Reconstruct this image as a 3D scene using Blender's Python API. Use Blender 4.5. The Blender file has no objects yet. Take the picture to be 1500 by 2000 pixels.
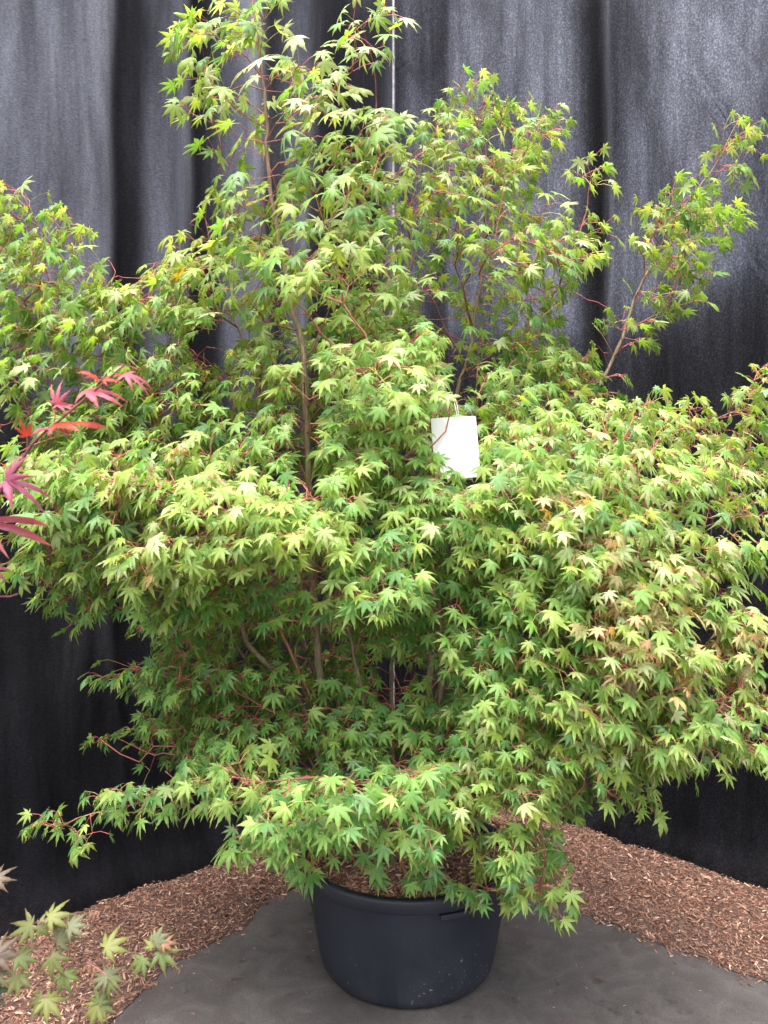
import bpy, math, random
import numpy as np
from mathutils import Vector

# ------------------------------------------------------------------ camera, sky, sun, exposure
sc = bpy.context.scene
C = sc.collection
F = 1511.0                       # focal length of the photograph in its own pixels (1500 x 2000)
EYE = 1.5
cam_d = bpy.data.cameras.new("camera")
cam = bpy.data.objects.new("camera", cam_d)
C.objects.link(cam)
cam.location = (0, 0, EYE)
cam.rotation_euler = (math.radians(90), 0, 0)
cam_d.sensor_fit = 'VERTICAL'
cam_d.sensor_height = 36.0
cam_d.lens = 36.0 * F / 2000.0
cam_d.clip_end = 300
cam_d.clip_start = 0.05
cam_d.dof.use_dof = True
cam_d.dof.focus_distance = 2.4
cam_d.dof.aperture_fstop = 5.0
sc.camera = cam

SUN_EL, SUN_AZ = math.radians(74), math.radians(205)     # azimuth the light comes from, 180 = behind the camera
world = bpy.data.worlds.new("World")
sc.world = world
world.use_nodes = True
wn, wl = world.node_tree.nodes, world.node_tree.links
sky = wn.new('ShaderNodeTexSky')
sky.sky_type = 'NISHITA'
sky.sun_disc = False
sky.sun_elevation = SUN_EL
sky.sun_rotation = SUN_AZ
sky.air_density = 1.0
sky.dust_density = 6.0
sky.ozone_density = 1.0
hs = wn.new('ShaderNodeHueSaturation')
hs.inputs['Saturation'].default_value = 0.42
wl.new(sky.outputs[0], hs.inputs['Color'])
wl.new(hs.outputs[0], wn['Background'].inputs['Color'])
wn['Background'].inputs['Strength'].default_value = 0.15

sun_d = bpy.data.lights.new("sun", 'SUN')
sun_d.energy = 0.95
sun_d.angle = math.radians(60)
sun_d.color = (1.0, 0.96, 0.9)
sun = bpy.data.objects.new("sun", sun_d)
C.objects.link(sun)
sd = Vector((math.sin(SUN_AZ) * math.cos(SUN_EL), math.cos(SUN_AZ) * math.cos(SUN_EL), math.sin(SUN_EL)))
sun.rotation_euler = sd.to_track_quat('Z', 'Y').to_euler()
sun.location = sd * 10

sc.view_settings.view_transform = 'Standard'
sc.view_settings.look = 'None'
sc.view_settings.gamma = 1
sc.view_settings.exposure = 2.15
sc.render.engine = 'CYCLES'
sc.cycles.max_bounces = 10
sc.cycles.transmission_bounces = 8
sc.cycles.diffuse_bounces = 5
sc.cycles.use_denoising = True

R = random.Random(11)
N = np.random.default_rng(7)

# ------------------------------------------------------------------ helpers
def P(px, py, d):
    """A point d metres in front of the lens, measured in the photograph at (px, py)."""
    return np.array([(px - 750.0) / F * d, d, EYE - (py - 1000.0) / F * d])

def mesh_np(name, V, tris=None, faces=None, col=None, smooth=True, mats=(), midx=None):
    me = bpy.data.meshes.new(name)
    if tris is not None and len(tris):
        V = np.asarray(V, np.float32); T = np.asarray(tris, np.int32)
        k = T.shape[1]
        me.vertices.add(len(V)); me.vertices.foreach_set("co", V.ravel())
        me.loops.add(T.size); me.loops.foreach_set("vertex_index", T.ravel())
        me.polygons.add(len(T))
        me.polygons.foreach_set("loop_start", np.arange(0, T.size, k, dtype=np.int32))
        me.polygons.foreach_set("loop_total", np.full(len(T), k, np.int32))
        me.update(calc_edges=True)
    else:
        me.from_pydata([tuple(v) for v in V], [], faces)
        me.update()
    if smooth:
        me.polygons.foreach_set("use_smooth", np.ones(len(me.polygons), bool))
    if col is not None:
        ca = me.color_attributes.new("Col", 'FLOAT_COLOR', 'POINT')
        c4 = np.ones((len(me.vertices), 4), np.float32)
        c4[:, :3] = col
        ca.data.foreach_set("color", c4.ravel())
    for m in mats:
        me.materials.append(m)
    if midx is not None:
        me.polygons.foreach_set("material_index", np.asarray(midx, np.int32))
    me.validate()
    return me

def obj(name, me, parent=None, **props):
    o = bpy.data.objects.new(name, me)
    C.objects.link(o)
    if parent is not None:
        o.parent = parent
    for k, v in props.items():
        o[k] = v
    return o

def thing(name, label, cat, loc=(0, 0, 0), group=None):
    o = bpy.data.objects.new(name, None)
    C.objects.link(o)
    o.location = loc
    o.empty_display_size = 0.1
    o['label'] = label
    o['category'] = cat
    if group:
        o['group'] = group
    return o

def unit(v):
    n = np.linalg.norm(v)
    return v / n if n > 1e-9 else np.array([0, 0, 1.0])

def tube(path, rad, sides=6, cap=True):
    """Verts and quads (as tri pairs) of a tapered tube along a path."""
    path = np.asarray(path, float); n = len(path)
    rad = np.asarray(rad, float)
    if rad.ndim == 0:
        rad = np.full(n, float(rad))
    tan = np.gradient(path, axis=0)
    tan /= np.maximum(np.linalg.norm(tan, axis=1, keepdims=True), 1e-9)
    ref = np.array([0.31, 0.9, 0.2])
    if abs(np.dot(tan[0], unit(ref))) > 0.9:
        ref = np.array([1.0, 0, 0])
    a = np.cross(tan, ref); a /= np.maximum(np.linalg.norm(a, axis=1, keepdims=True), 1e-9)
    b = np.cross(tan, a)
    th = np.arange(sides) / sides * 2 * math.pi
    V = (path[:, None] + rad[:, None, None] * (np.cos(th)[None, :, None] * a[:, None] + np.sin(th)[None, :, None] * b[:, None])).reshape(-1, 3)
    i = np.arange(n - 1)[:, None]; j = np.arange(sides)[None]
    j2 = (j + 1) % sides
    q = np.stack([i * sides + j, i * sides + j2, (i + 1) * sides + j2, (i + 1) * sides + j], -1).reshape(-1, 4)
    T = np.concatenate([q[:, [0, 1, 2]], q[:, [0, 2, 3]]])
    if cap:
        V = np.vstack([V, path[-1] + tan[-1] * rad[-1] * 0.6])
        c = len(V) - 1; base = (n - 1) * sides
        T = np.vstack([T, [[base + k, base + (k + 1) % sides, c] for k in range(sides)]])
    return V, T

class Bag:
    def __init__(s):
        s.V, s.T, s.Cl, s.n = [], [], [], 0
    def add(s, V, T, col):
        s.V.append(V); s.T.append(np.asarray(T) + s.n)
        c = np.asarray(col, float)
        s.Cl.append(np.broadcast_to(c, (len(V), 3)))
        s.n += len(V)
    def mesh(s, name, mat, smooth=True):
        return mesh_np(name, np.vstack(s.V), np.vstack(s.T), col=np.vstack(s.Cl), mats=[mat], smooth=smooth)

# ------------------------------------------------------------------ materials
def new_mat(name):
    m = bpy.data.materials.new(name); m.use_nodes = True
    nt = m.node_tree
    return m, nt.nodes, nt.links, nt.nodes['Principled BSDF'], nt.nodes['Material Output']

def noise(nd, lk, scale, detail=3, rough=.55, vec=None, dist=0.0):
    n = nd.new('ShaderNodeTexNoise')
    n.inputs['Scale'].default_value = scale; n.inputs['Detail'].default_value = detail
    n.inputs['Roughness'].default_value = rough; n.inputs['Distortion'].default_value = dist
    if vec is not None:
        lk.new(vec, n.inputs['Vector'])
    return n

def ramp(nd, lk, src, stops):
    r = nd.new('ShaderNodeValToRGB')
    el = r.color_ramp.elements
    el[0].position, el[0].color = stops[0][0], (*stops[0][1], 1)
    el[1].position, el[1].color = stops[-1][0], (*stops[-1][1], 1)
    for p, c in stops[1:-1]:
        e = el.new(p); e.color = (*c, 1)
    lk.new(src, r.inputs['Fac'])
    return r

def coords(nd, lk, sx=1, sy=1, sz=1, kind='Object'):
    tc = nd.new('ShaderNodeTexCoord'); mp = nd.new('ShaderNodeMapping')
    mp.inputs['Scale'].default_value = (sx, sy, sz)
    lk.new(tc.outputs[kind], mp.inputs['Vector'])
    return mp.outputs[0]

def leaf_material(name, trans=0.42, warm=(1.25, 1.12, 0.45), gloss=0.42):
    m, nd, lk, bs, out = new_mat(name)
    at = nd.new('ShaderNodeAttribute'); at.attribute_name = 'Col'
    geo = nd.new('ShaderNodeNewGeometry')
    v = coords(nd, lk)
    nz = noise(nd, lk, 60, 3, .6, v)
    rm = ramp(nd, lk, nz.outputs['Fac'], [(.3, (.82, .82, .82)), (.7, (1.15, 1.15, 1.12))])
    mu = nd.new('ShaderNodeMix'); mu.data_type = 'RGBA'; mu.blend_type = 'MULTIPLY'; mu.inputs[0].default_value = 1
    lk.new(at.outputs['Color'], mu.inputs[6]); lk.new(rm.outputs[0], mu.inputs[7])
    back = nd.new('ShaderNodeMix'); back.data_type = 'RGBA'; back.blend_type = 'MIX'      # leaf undersides are paler
    back.inputs[7].default_value = (.28, .34, .2, 1)
    mt = nd.new('ShaderNodeMath'); mt.operation = 'MULTIPLY'; mt.inputs[1].default_value = .35
    lk.new(geo.outputs['Backfacing'], mt.inputs[0]); lk.new(mt.outputs[0], back.inputs[0])
    lk.new(mu.outputs[2], back.inputs[6])
    lk.new(back.outputs[2], bs.inputs['Base Color'])
    bs.inputs['Roughness'].default_value = .46
    bs.inputs['Specular IOR Level'].default_value = gloss
    tr = nd.new('ShaderNodeBsdfTranslucent')
    tc = nd.new('ShaderNodeMix'); tc.data_type = 'RGBA'; tc.blend_type = 'MULTIPLY'; tc.inputs[0].default_value = 1
    tc.inputs[7].default_value = (*warm, 1)
    lk.new(at.outputs['Color'], tc.inputs[6]); lk.new(tc.outputs[2], tr.inputs['Color'])
    mx = nd.new('ShaderNodeMixShader'); mx.inputs[0].default_value = trans
    lk.new(bs.outputs[0], mx.inputs[1]); lk.new(tr.outputs[0], mx.inputs[2]); lk.new(mx.outputs[0], out.inputs['Surface'])
    return m

M_LEAF = leaf_material("maple_leaf", .45, (1.5, 1.5, .55), .42)
M_REDLEAF = leaf_material("red_maple_leaf", .5, (1.6, .75, .6))

def bark_material(name, tint=(1, 1, 1)):
    m, nd, lk, bs, out = new_mat(name)
    at = nd.new('ShaderNodeAttribute'); at.attribute_name = 'Col'
    v = coords(nd, lk, 1, 1, .25)
    n1 = noise(nd, lk, 90, 4, .65, v)
    r1 = ramp(nd, lk, n1.outputs['Fac'], [(.3, (.55, .52, .5)), (.55, (1, 1, 1)), (.75, (1.5, 1.5, 1.45))])
    mu = nd.new('ShaderNodeMix'); mu.data_type = 'RGBA'; mu.blend_type = 'MULTIPLY'; mu.inputs[0].default_value = 1
    lk.new(at.outputs['Color'], mu.inputs[6]); lk.new(r1.outputs[0], mu.inputs[7])
    lk.new(mu.outputs[2], bs.inputs['Base Color'])
    bs.inputs['Roughness'].default_value = .62
    bp = nd.new('ShaderNodeBump'); bp.inputs['Strength'].default_value = .5; bp.inputs['Distance'].default_value = .002
    lk.new(n1.outputs['Fac'], bp.inputs['Height']); lk.new(bp.outputs[0], bs.inputs['Normal'])
    return m
M_BARK = bark_material("maple_bark")

def cloth_material(name, streak, bright, diff=1.0):
    """Black woven shade cloth: almost black by reflection, letting some of the daylight behind it through its weave."""
    m, nd, lk, bs, out = new_mat(name)
    if streak:
        v1 = coords(nd, lk, 1, 1, 3.2)
        n1 = noise(nd, lk, 95, 3, .7, v1, .4)
    else:
        v1 = coords(nd, lk, 1, 1, .8)
        n1 = noise(nd, lk, 150, 2, .75, v1, .2)
    v2 = coords(nd, lk, 1, 1, .22)
    n2 = noise(nd, lk, 3.4, 5, .62, v2, .5)
    v3 = coords(nd, lk, 1, 1, .06)
    n3 = noise(nd, lk, 22, 5, .7, v3)
    spark = ramp(nd, lk, n1.outputs['Fac'], [(.34, (.5, .5, .5)), (.52, (.85, .85, .86)), (.70, (1.75, 1.75, 1.82))] if not streak
                 else [(.3, (.55, .55, .55)), (.5, (.92, .92, .92)), (.72, (1.5, 1.5, 1.56))])
    patch = ramp(nd, lk, n2.outputs['Fac'], [(.34, (.4, .4, .415)), (.47, (.75, .75, .765)), (.55, (1.05, 1.05, 1.06)), (.66, (1.4, 1.4, 1.4))] if not streak else [(.32, (.32, .32, .335)), (.5, (.8, .8, .82)), (.68, (1.35, 1.35, 1.36))])
    strp = ramp(nd, lk, n3.outputs['Fac'], [(.3, (.62, .62, .63)), (.5, (.95, .95, .95)), (.7, (1.25, 1.25, 1.25))] if not streak else [(.3, (.78, .78, .78)), (.7, (1.18, 1.18, 1.18))])
    def mul(a, b):
        x = nd.new('ShaderNodeMix'); x.data_type = 'RGBA'; x.blend_type = 'MULTIPLY'; x.inputs[0].default_value = 1
        lk.new(a, x.inputs[6]); lk.new(b, x.inputs[7]); return x.outputs[2]
    weave = mul(mul(spark.outputs[0], patch.outputs[0]), strp.outputs[0])
    tint = nd.new('ShaderNodeRGB'); tint.outputs[0].default_value = (.222 * bright, .223 * bright, .248 * bright, 1)
    tr = nd.new('ShaderNodeBsdfTranslucent')
    lk.new(mul(weave, tint.outputs[0]), tr.inputs['Color'])
    dcol = nd.new('ShaderNodeRGB'); dcol.outputs[0].default_value = (.0072 * diff, .0072 * diff, .0092 * diff, 1)
    lk.new(mul(weave, dcol.outputs[0]), bs.inputs['Base Color'])
    bs.inputs['Roughness'].default_value = .75
    bs.inputs['Specular IOR Level'].default_value = .07
    bs.inputs['Sheen Weight'].default_value = .02
    bp = nd.new('ShaderNodeBump'); bp.inputs['Strength'].default_value = .35; bp.inputs['Distance'].default_value = .003
    lk.new(n1.outputs['Fac'], bp.inputs['Height']); lk.new(bp.outputs[0], bs.inputs['Normal'])
    ad = nd.new('ShaderNodeAddShader')
    lk.new(bs.outputs[0], ad.inputs[0]); lk.new(tr.outputs[0], ad.inputs[1]); lk.new(ad.outputs[0], out.inputs['Surface'])
    return m
M_CLOTH_L = cloth_material("shade_cloth_crinkled", True, 1.0)
M_CLOTH_R = cloth_material("shade_cloth_speckled", False, .95)
M_CLOTH_D = cloth_material("shade_cloth_doubled", True, .02)  # near-opaque; for pleats, tucks and the added daylight blockers

def vcol_material(name, rough=.8):
    m, nd, lk, bs, out = new_mat(name)
    at = nd.new('ShaderNodeAttribute'); at.attribute_name = 'Col'
    v = coords(nd, lk)
    nz = noise(nd, lk, 220, 3, .6, v)
    rm = ramp(nd, lk, nz.outputs['Fac'], [(.3, (.7, .68, .66)), (.7, (1.2, 1.2, 1.2))])
    mu = nd.new('ShaderNodeMix'); mu.data_type = 'RGBA'; mu.blend_type = 'MULTIPLY'; mu.inputs[0].default_value = 1
    lk.new(at.outputs['Color'], mu.inputs[6]); lk.new(rm.outputs[0], mu.inputs[7])
    lk.new(mu.outputs[2], bs.inputs['Base Color'])
    bs.inputs['Roughness'].default_value = rough
    bs.inputs['Specular IOR Level'].default_value = .25
    return m
M_CHIP = vcol_material("bark_chip")

def ground_material():
    m, nd, lk, bs, out = new_mat("worn_ground_mat")
    v = coords(nd, lk)
    n1 = noise(nd, lk, 2.2, 5, .6, v, .5)
    n2 = noise(nd, lk, 160, 3, .7, v)
    n3 = noise(nd, lk, 7, 5, .7, v, 1.2)
    n4 = noise(nd, lk, 14, 2, .5, v)
    r1 = ramp(nd, lk, n1.outputs['Fac'], [(.3, (.066, .059, .058)), (.5, (.088, .079, .078)), (.72, (.112, .101, .098))])
    r2 = ramp(nd, lk, n2.outputs['Fac'], [(.3, (.72, .72, .72)), (.7, (1.25, 1.24, 1.22))])
    r3 = ramp(nd, lk, n3.outputs['Fac'], [(.42, (.8, .79, .78)), (.6, (1.05, 1.05, 1.05)), (.78, (1.55, 1.5, 1.45))])
    r4 = ramp(nd, lk, n4.outputs['Fac'], [(.26, (.55, .52, .5)), (.36, (1, 1, 1)), (.8, (1, 1, 1))])
    prev = r1.outputs[0]
    for r in (r2, r3, r4):
        x = nd.new('ShaderNodeMix'); x.data_type = 'RGBA'; x.blend_type = 'MULTIPLY'; x.inputs[0].default_value = 1
        lk.new(prev, x.inputs[6]); lk.new(r.outputs[0], x.inputs[7]); prev = x.outputs[2]
    lk.new(prev, bs.inputs['Base Color'])
    bs.inputs['Roughness'].default_value = .72
    bs.inputs['Specular IOR Level'].default_value = .3
    bp = nd.new('ShaderNodeBump'); bp.inputs['Strength'].default_value = .3; bp.inputs['Distance'].default_value = .002
    lk.new(n2.outputs['Fac'], bp.inputs['Height']); lk.new(bp.outputs[0], bs.inputs['Normal'])
    return m
M_GROUND = ground_material()

def plain_soil():
    m, nd, lk, bs, out = new_mat("dark_bark_soil")
    v = coords(nd, lk)
    n1 = noise(nd, lk, 120, 4, .7, v)
    r1 = ramp(nd, lk, n1.outputs['Fac'], [(.3, (.03, .018, .014)), (.5, (.10, .06, .045)), (.75, (.26, .16, .12))])
    lk.new(r1.outputs[0], bs.inputs['Base Color'])
    bs.inputs['Roughness'].default_value = .9
    bp = nd.new('ShaderNodeBump'); bp.inputs['Strength'].default_value = .8; bp.inputs['Distance'].default_value = .006
    lk.new(n1.outputs['Fac'], bp.inputs['Height']); lk.new(bp.outputs[0], bs.inputs['Normal'])
    return m
M_SOIL = plain_soil()

def pot_material():
    m, nd, lk, bs, out = new_mat("black_nursery_plastic")
    v = coords(nd, lk)
    n1 = noise(nd, lk, 6, 4, .6, v)
    n2 = noise(nd, lk, 95, 2, .5, v)
    n3 = noise(nd, lk, 3.2, 3, .6, v)
    r1 = ramp(nd, lk, n1.outputs['Fac'], [(.3, (.0115, .0138, .021)), (.7, (.018, .0212, .031))])
    # dried splashes and dust, most of it low on the wall
    spk = ramp(nd, lk, n2.outputs['Fac'], [(.665, (0, 0, 0)), (.72, (1, 1, 1))])
    area = ramp(nd, lk, n3.outputs['Fac'], [(.48, (0, 0, 0)), (.62, (1, 1, 1))])
    sep = nd.new('ShaderNodeSeparateXYZ'); tc = nd.new('ShaderNodeTexCoord')
    lk.new(tc.outputs['Object'], sep.inputs[0])
    low = nd.new('ShaderNodeMapRange'); low.inputs[1].default_value = .02; low.inputs[2].default_value = .22
    low.inputs[3].default_value = 1; low.inputs[4].default_value = .12
    lk.new(sep.outputs['Z'], low.inputs[0])
    a = nd.new('ShaderNodeMath'); a.operation = 'MULTIPLY'; lk.new(spk.outputs[0], a.inputs[0]); lk.new(area.outputs[0], a.inputs[1])
    b = nd.new('ShaderNodeMath'); b.operation = 'MULTIPLY'; lk.new(a.outputs[0], b.inputs[0]); lk.new(low.outputs[0], b.inputs[1])
    v5 = coords(nd, lk, 1, 1, .35)
    n5 = noise(nd, lk, 9, 6, .75, v5, .8)
    dr = ramp(nd, lk, n5.outputs['Fac'], [(.46, (0, 0, 0)), (.8, (.24, .24, .24))])
    dm = nd.new('ShaderNodeMath'); dm.operation = 'MULTIPLY'; lk.new(dr.outputs[0], dm.inputs[0]); lk.new(low.outputs[0], dm.inputs[1])
    dx = nd.new('ShaderNodeMix'); dx.data_type = 'RGBA'; dx.inputs[7].default_value = (.11, .10, .095, 1)
    lk.new(dm.outputs[0], dx.inputs[0]); lk.new(r1.outputs[0], dx.inputs[6])
    mx = nd.new('ShaderNodeMix'); mx.data_type = 'RGBA'; mx.inputs[7].default_value = (.26, .25, .25, 1)
    lk.new(b.outputs[0], mx.inputs[0]); lk.new(dx.outputs[2], mx.inputs[6]); lk.new(mx.outputs[2], bs.inputs['Base Color'])
    rr = nd.new('ShaderNodeMapRange'); rr.inputs[3].default_value = .38; rr.inputs[4].default_value = .6
    lk.new(n1.outputs['Fac'], rr.inputs[0]); lk.new(rr.outputs[0], bs.inputs['Roughness'])
    bs.inputs['Specular IOR Level'].default_value = .4
    return m
M_POT = pot_material()

def simple(name, colr, rough=.5, spec=.4, var=0.0):
    m, nd, lk, bs, out = new_mat(name)
    v = coords(nd, lk)
    n1 = noise(nd, lk, 40, 3, .6, v)
    k0, k1 = 1 - var, 1 + var
    r1 = ramp(nd, lk, n1.outputs['Fac'], [(.3, tuple(c * k0 for c in colr)), (.7, tuple(min(1, c * k1) for c in colr))])
    lk.new(r1.outputs[0], bs.inputs['Base Color'])
    bs.inputs['Roughness'].default_value = rough
    bs.inputs['Specular IOR Level'].default_value = spec
    return m
M_CARD = simple("white_card", (.68, .69, .69), .4, .4, .012)
M_STRING = simple("white_string", (.75, .74, .7), .7, .2, .05)
M_POST = simple("white_post_paint", (.33, .31, .33), .5, .3, .35)

# ------------------------------------------------------------------ the setting: ground, curtains, bark
gx = 40
obj("ground", mesh_np("ground", [(-gx, -gx, 0), (gx, -gx, 0), (gx, gx, 0), (-gx, gx, 0)], faces=[(0, 1, 2, 3)], mats=[M_GROUND], smooth=False), kind='structure')

FOOT_L = [(-2.55, 1.56), (-1.355, 2.73), (-.99, 3.06), (-.636, 3.43), (-.2, 3.88), (.045, 4.14), (.34, 4.34)]
FOOT_R = [(.055, 4.10), (.50, 3.98), (.93, 3.71), (1.21, 3.38), (1.52, 3.06), (2.55, 2.05)]
TOP = 4.45

class Foot:
    def __init__(s, pts):
        p = np.array(pts, float)
        # smooth by Catmull-Rom
        q = [p[0]]
        pp = np.vstack([2 * p[0] - p[1], p, 2 * p[-1] - p[-2]])
        for i in range(1, len(pp) - 2):
            for t in np.linspace(0, 1, 40)[1:]:
                a, b, c, d = pp[i - 1], pp[i], pp[i + 1], pp[i + 2]
                q.append(.5 * (2 * b + (c - a) * t + (2 * a - 5 * b + 4 * c - d) * t ** 2 + (3 * b - a - 3 * c + d) * t ** 3))
        s.q = np.array(q)
        s.s = np.concatenate([[0], np.cumsum(np.linalg.norm(np.diff(s.q, axis=0), axis=1))])
        s.px = 750 + F * s.q[:, 0] / s.q[:, 1]
    def at(s, u):
        return np.stack([np.interp(u, s.s, s.q[:, 0]), np.interp(u, s.s, s.q[:, 1])], -1)
    def normal(s, u):
        d = s.at(u + .01) - s.at(u - .01)
        d /= np.maximum(np.linalg.norm(d, axis=-1, keepdims=True), 1e-9)
        return np.stack([d[..., 1], -d[..., 0]], -1)       # towards the plant
    def s_of(s, px):
        return float(np.interp(px, s.px, s.s))
    def sz(s, px, py):
        u = s.s_of(px); d = s.at(np.array([u]))[0, 1]
        return u, EYE - (py - 1000) / F * d
FL, FR = Foot(FOOT_L), Foot(FOOT_R)

def vnoise(x, seed):
    """smooth 1-D noise"""
    g = np.random.default_rng(seed).uniform(-1, 1, 4096)
    i = np.floor(x).astype(int); f = x - i; f = f * f * (3 - 2 * f)
    return g[i % 4096] * (1 - f) + g[(i + 1) % 4096] * f

def vnoise2(x, y, seed):
    g = np.random.default_rng(seed).uniform(-1, 1, (256, 256))
    i = np.floor(x).astype(int); j = np.floor(y).astype(int); f = x - i; h = y - j
    f = f * f * (3 - 2 * f); h = h * h * (3 - 2 * h)
    a = g[i % 256, j % 256]; b = g[(i + 1) % 256, j % 256]; c = g[i % 256, (j + 1) % 256]; d = g[(i + 1) % 256, (j + 1) % 256]
    return (a * (1 - f) + b * f) * (1 - h) + (c * (1 - f) + d * f) * h

def curtain_mesh(name, foot, bands, creases, seed, mat, off=0.0, s0=0, s1=None, z0=0.0, z1=TOP, ds=.016, dz=.035, flare=.07, top_wave=0.0):
    s1 = foot.s[-1] if s1 is None else s1
    ns, nz = max(4, int((s1 - s0) / ds)), max(4, int((z1 - z0) / dz))
    S, T = np.meshgrid(np.linspace(s0, s1, ns), np.linspace(0, 1, nz), indexing='ij')
    Z = z0 + T * (z1 + top_wave * vnoise(S * 1.7 + 9, seed + 5) - z0)
    Sw = S + .03 * vnoise2(S * 1.3 + 5, Z * .55 + 7, seed) * np.clip(1.2 - Z / 4, .2, 1)     # folds wander a little on their way down
    o = np.full_like(S, off)
    for (px, w, a) in bands:
        u = foot.s_of(px); ws = abs(foot.s_of(px + w) - foot.s_of(px - w)) / 2
        o += a * np.exp(-((Sw - u) / (ws * .8)) ** 2) * np.clip(.12 + Z / 1.3, 0, 1)
    o += .020 * vnoise2(S * 4 + Z * .8, Z * .9, seed + 1) + .008 * vnoise2(S * 13 + Z * 1.5, Z * 1.6 + 3, seed + 2) + .012 * vnoise2(S * 2.5 - Z * 2.2, Z * 1.2 + 20, seed + 12) + .0018 * vnoise2(S * 34, Z * 3 + 3, seed + 4)
    for (a, b, w, h) in creases:
        (ua, za), (ub, zb) = foot.sz(*a), foot.sz(*b)
        L = math.hypot(ub - ua, zb - za)
        t = ((S - ua) * (ub - ua) + (Z - za) * (zb - za)) / L ** 2
        dd = ((S - ua) * (zb - za) - (Z - za) * (ub - ua)) / L
        env = np.clip(np.minimum(t, 1 - t) * 5 + .15, 0, 1)
        o += h * env * (np.exp(-(dd / w) ** 2) - .7 * np.exp(-((dd - 1.7 * w) / w) ** 2))
    if z0 < .05:      # the foot of the cloth spreads out and ends in a loose roll
        low = np.clip(1 - Z / .35, 0, 1)
        o += flare * low ** 2
        o += (.03 + .012 * vnoise(S * 4, seed + 3)) * np.exp(-((Z - .055) / .045) ** 2)
        o += .018 * vnoise2(S * 3 + Z * 6, Z * 9, seed + 8) * np.clip(1 - Z / .5, 0, 1)
    xy = foot.at(S) + foot.normal(S) * o[..., None]
    V = np.concatenate([xy, Z[..., None]], -1).reshape(-1, 3)
    i = np.arange(ns - 1)[:, None]; j = np.arange(nz - 1)[None]
    q = np.stack([i * nz + j, (i + 1) * nz + j, (i + 1) * nz + j + 1, i * nz + j + 1], -1).reshape(-1, 4)
    return mesh_np(name, V, q, mats=[mat])

bands_L = [(-60, 40, -.03), (28, 30, -.015), (110, 70, .035), (250, 46, -.06), (325, 26, .035), (396, 34, -.055), (468, 28, .03), (535, 28, -.03), (582, 18, .02), (680, 70, -.03)]
bands_R = [(815, 20, .02), (872, 16, -.025), (930, 30, .02), (1010, 26, -.012), (1090, 30, .025), (1158, 30, -.04), (1205, 18, .03), (1270, 30, -.012), (1330, 22, .02), (1420, 50, -.015)]
creases_R = [((1318, 70), (1580, 440), .02, .03), ((1425, 440), (1620, 690), .016, .02), ((1395, 40), (1560, 200), .02, .014), ((1395, 0), (1620, 330), .03, .012), ((768, 105), (850, 160), .015, -.02), ((1270, 300), (1380, 390), .014, .012)]

cl = thing("shade_cloth", "black crinkled shade cloth with deep vertical folds hanging left of the maple", "curtain", (*FL.at(np.array([1.6]))[0], 0), "shade cloths behind the maple")
cr = thing("shade_cloth", "black speckled shade cloth with slanting creases hanging right of the maple", "curtain", (*FR.at(np.array([1.2]))[0], 0), "shade cloths behind the maple")
def child(name, me, par, **k):
    o = obj(name, me, par, **k)
    o.location = -par.location
    return o
child("cloth", curtain_mesh("cloth", FL, bands_L, [], 21, M_CLOTH_L), cl)
child("cloth", curtain_mesh("cloth", FR, bands_R, creases_R, 33, M_CLOTH_R), cr)
# doubled layers behind: where a pleat folds back on itself, plus unseen sheets added low down to block daylight
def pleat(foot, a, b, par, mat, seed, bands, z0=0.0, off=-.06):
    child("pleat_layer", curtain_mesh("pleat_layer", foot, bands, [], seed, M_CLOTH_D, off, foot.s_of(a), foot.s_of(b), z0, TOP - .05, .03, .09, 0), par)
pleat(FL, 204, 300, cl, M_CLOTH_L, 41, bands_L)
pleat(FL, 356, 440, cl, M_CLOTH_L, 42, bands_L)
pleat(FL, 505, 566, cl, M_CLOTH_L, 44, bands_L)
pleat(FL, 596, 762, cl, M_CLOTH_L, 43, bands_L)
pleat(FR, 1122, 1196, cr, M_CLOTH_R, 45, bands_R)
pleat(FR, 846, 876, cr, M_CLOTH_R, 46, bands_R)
child("lower_daylight_block", curtain_mesh("lower_daylight_block", FL, bands_L, [], 51, M_CLOTH_D, -.15, 0, FL.s[-1], 0, 2.12, .03, .06, 0, .22), cl)  # unseen sheet, added to darken the lower part of the cloth
child("lower_daylight_block", curtain_mesh("lower_daylight_block", FR, bands_R, [], 53, M_CLOTH_D, -.10, 0, FR.s[-1], 0, 2.42, .03, .06, 0, .12), cr)

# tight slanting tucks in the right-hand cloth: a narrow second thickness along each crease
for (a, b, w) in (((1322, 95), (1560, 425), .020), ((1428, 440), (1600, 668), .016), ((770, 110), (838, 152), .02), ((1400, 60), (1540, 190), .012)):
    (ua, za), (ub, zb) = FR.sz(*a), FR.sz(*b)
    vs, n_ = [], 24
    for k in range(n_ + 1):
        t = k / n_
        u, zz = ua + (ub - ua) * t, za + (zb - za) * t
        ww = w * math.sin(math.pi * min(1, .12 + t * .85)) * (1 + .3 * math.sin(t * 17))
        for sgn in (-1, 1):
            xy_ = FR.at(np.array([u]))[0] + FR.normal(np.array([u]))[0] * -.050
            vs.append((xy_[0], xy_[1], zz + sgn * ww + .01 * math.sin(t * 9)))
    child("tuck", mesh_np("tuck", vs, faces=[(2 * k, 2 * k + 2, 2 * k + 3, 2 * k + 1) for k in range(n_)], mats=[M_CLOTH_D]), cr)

post = thing("corner_post", "thin white post in the gap where the two shade cloths meet", "post", (.049, 4.03, 0))
pv, pt = tube([(0, 0, z) for z in np.linspace(0, TOP, 12)], .0062, 10)
obj("pole", mesh_np("pole", pv, pt, mats=[M_POST]), post)
bk = Bag()
for zz in (.62, 1.02, 2.2, 3.1):
    v_, t_ = tube([(0, 0, zz), (0, 0, zz + .012)], .0085, 10)
    bk.add(v_, t_, (.02, .02, .02))
obj("cable_tie", bk.mesh("cable_tie", M_CHIP), post)

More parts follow.
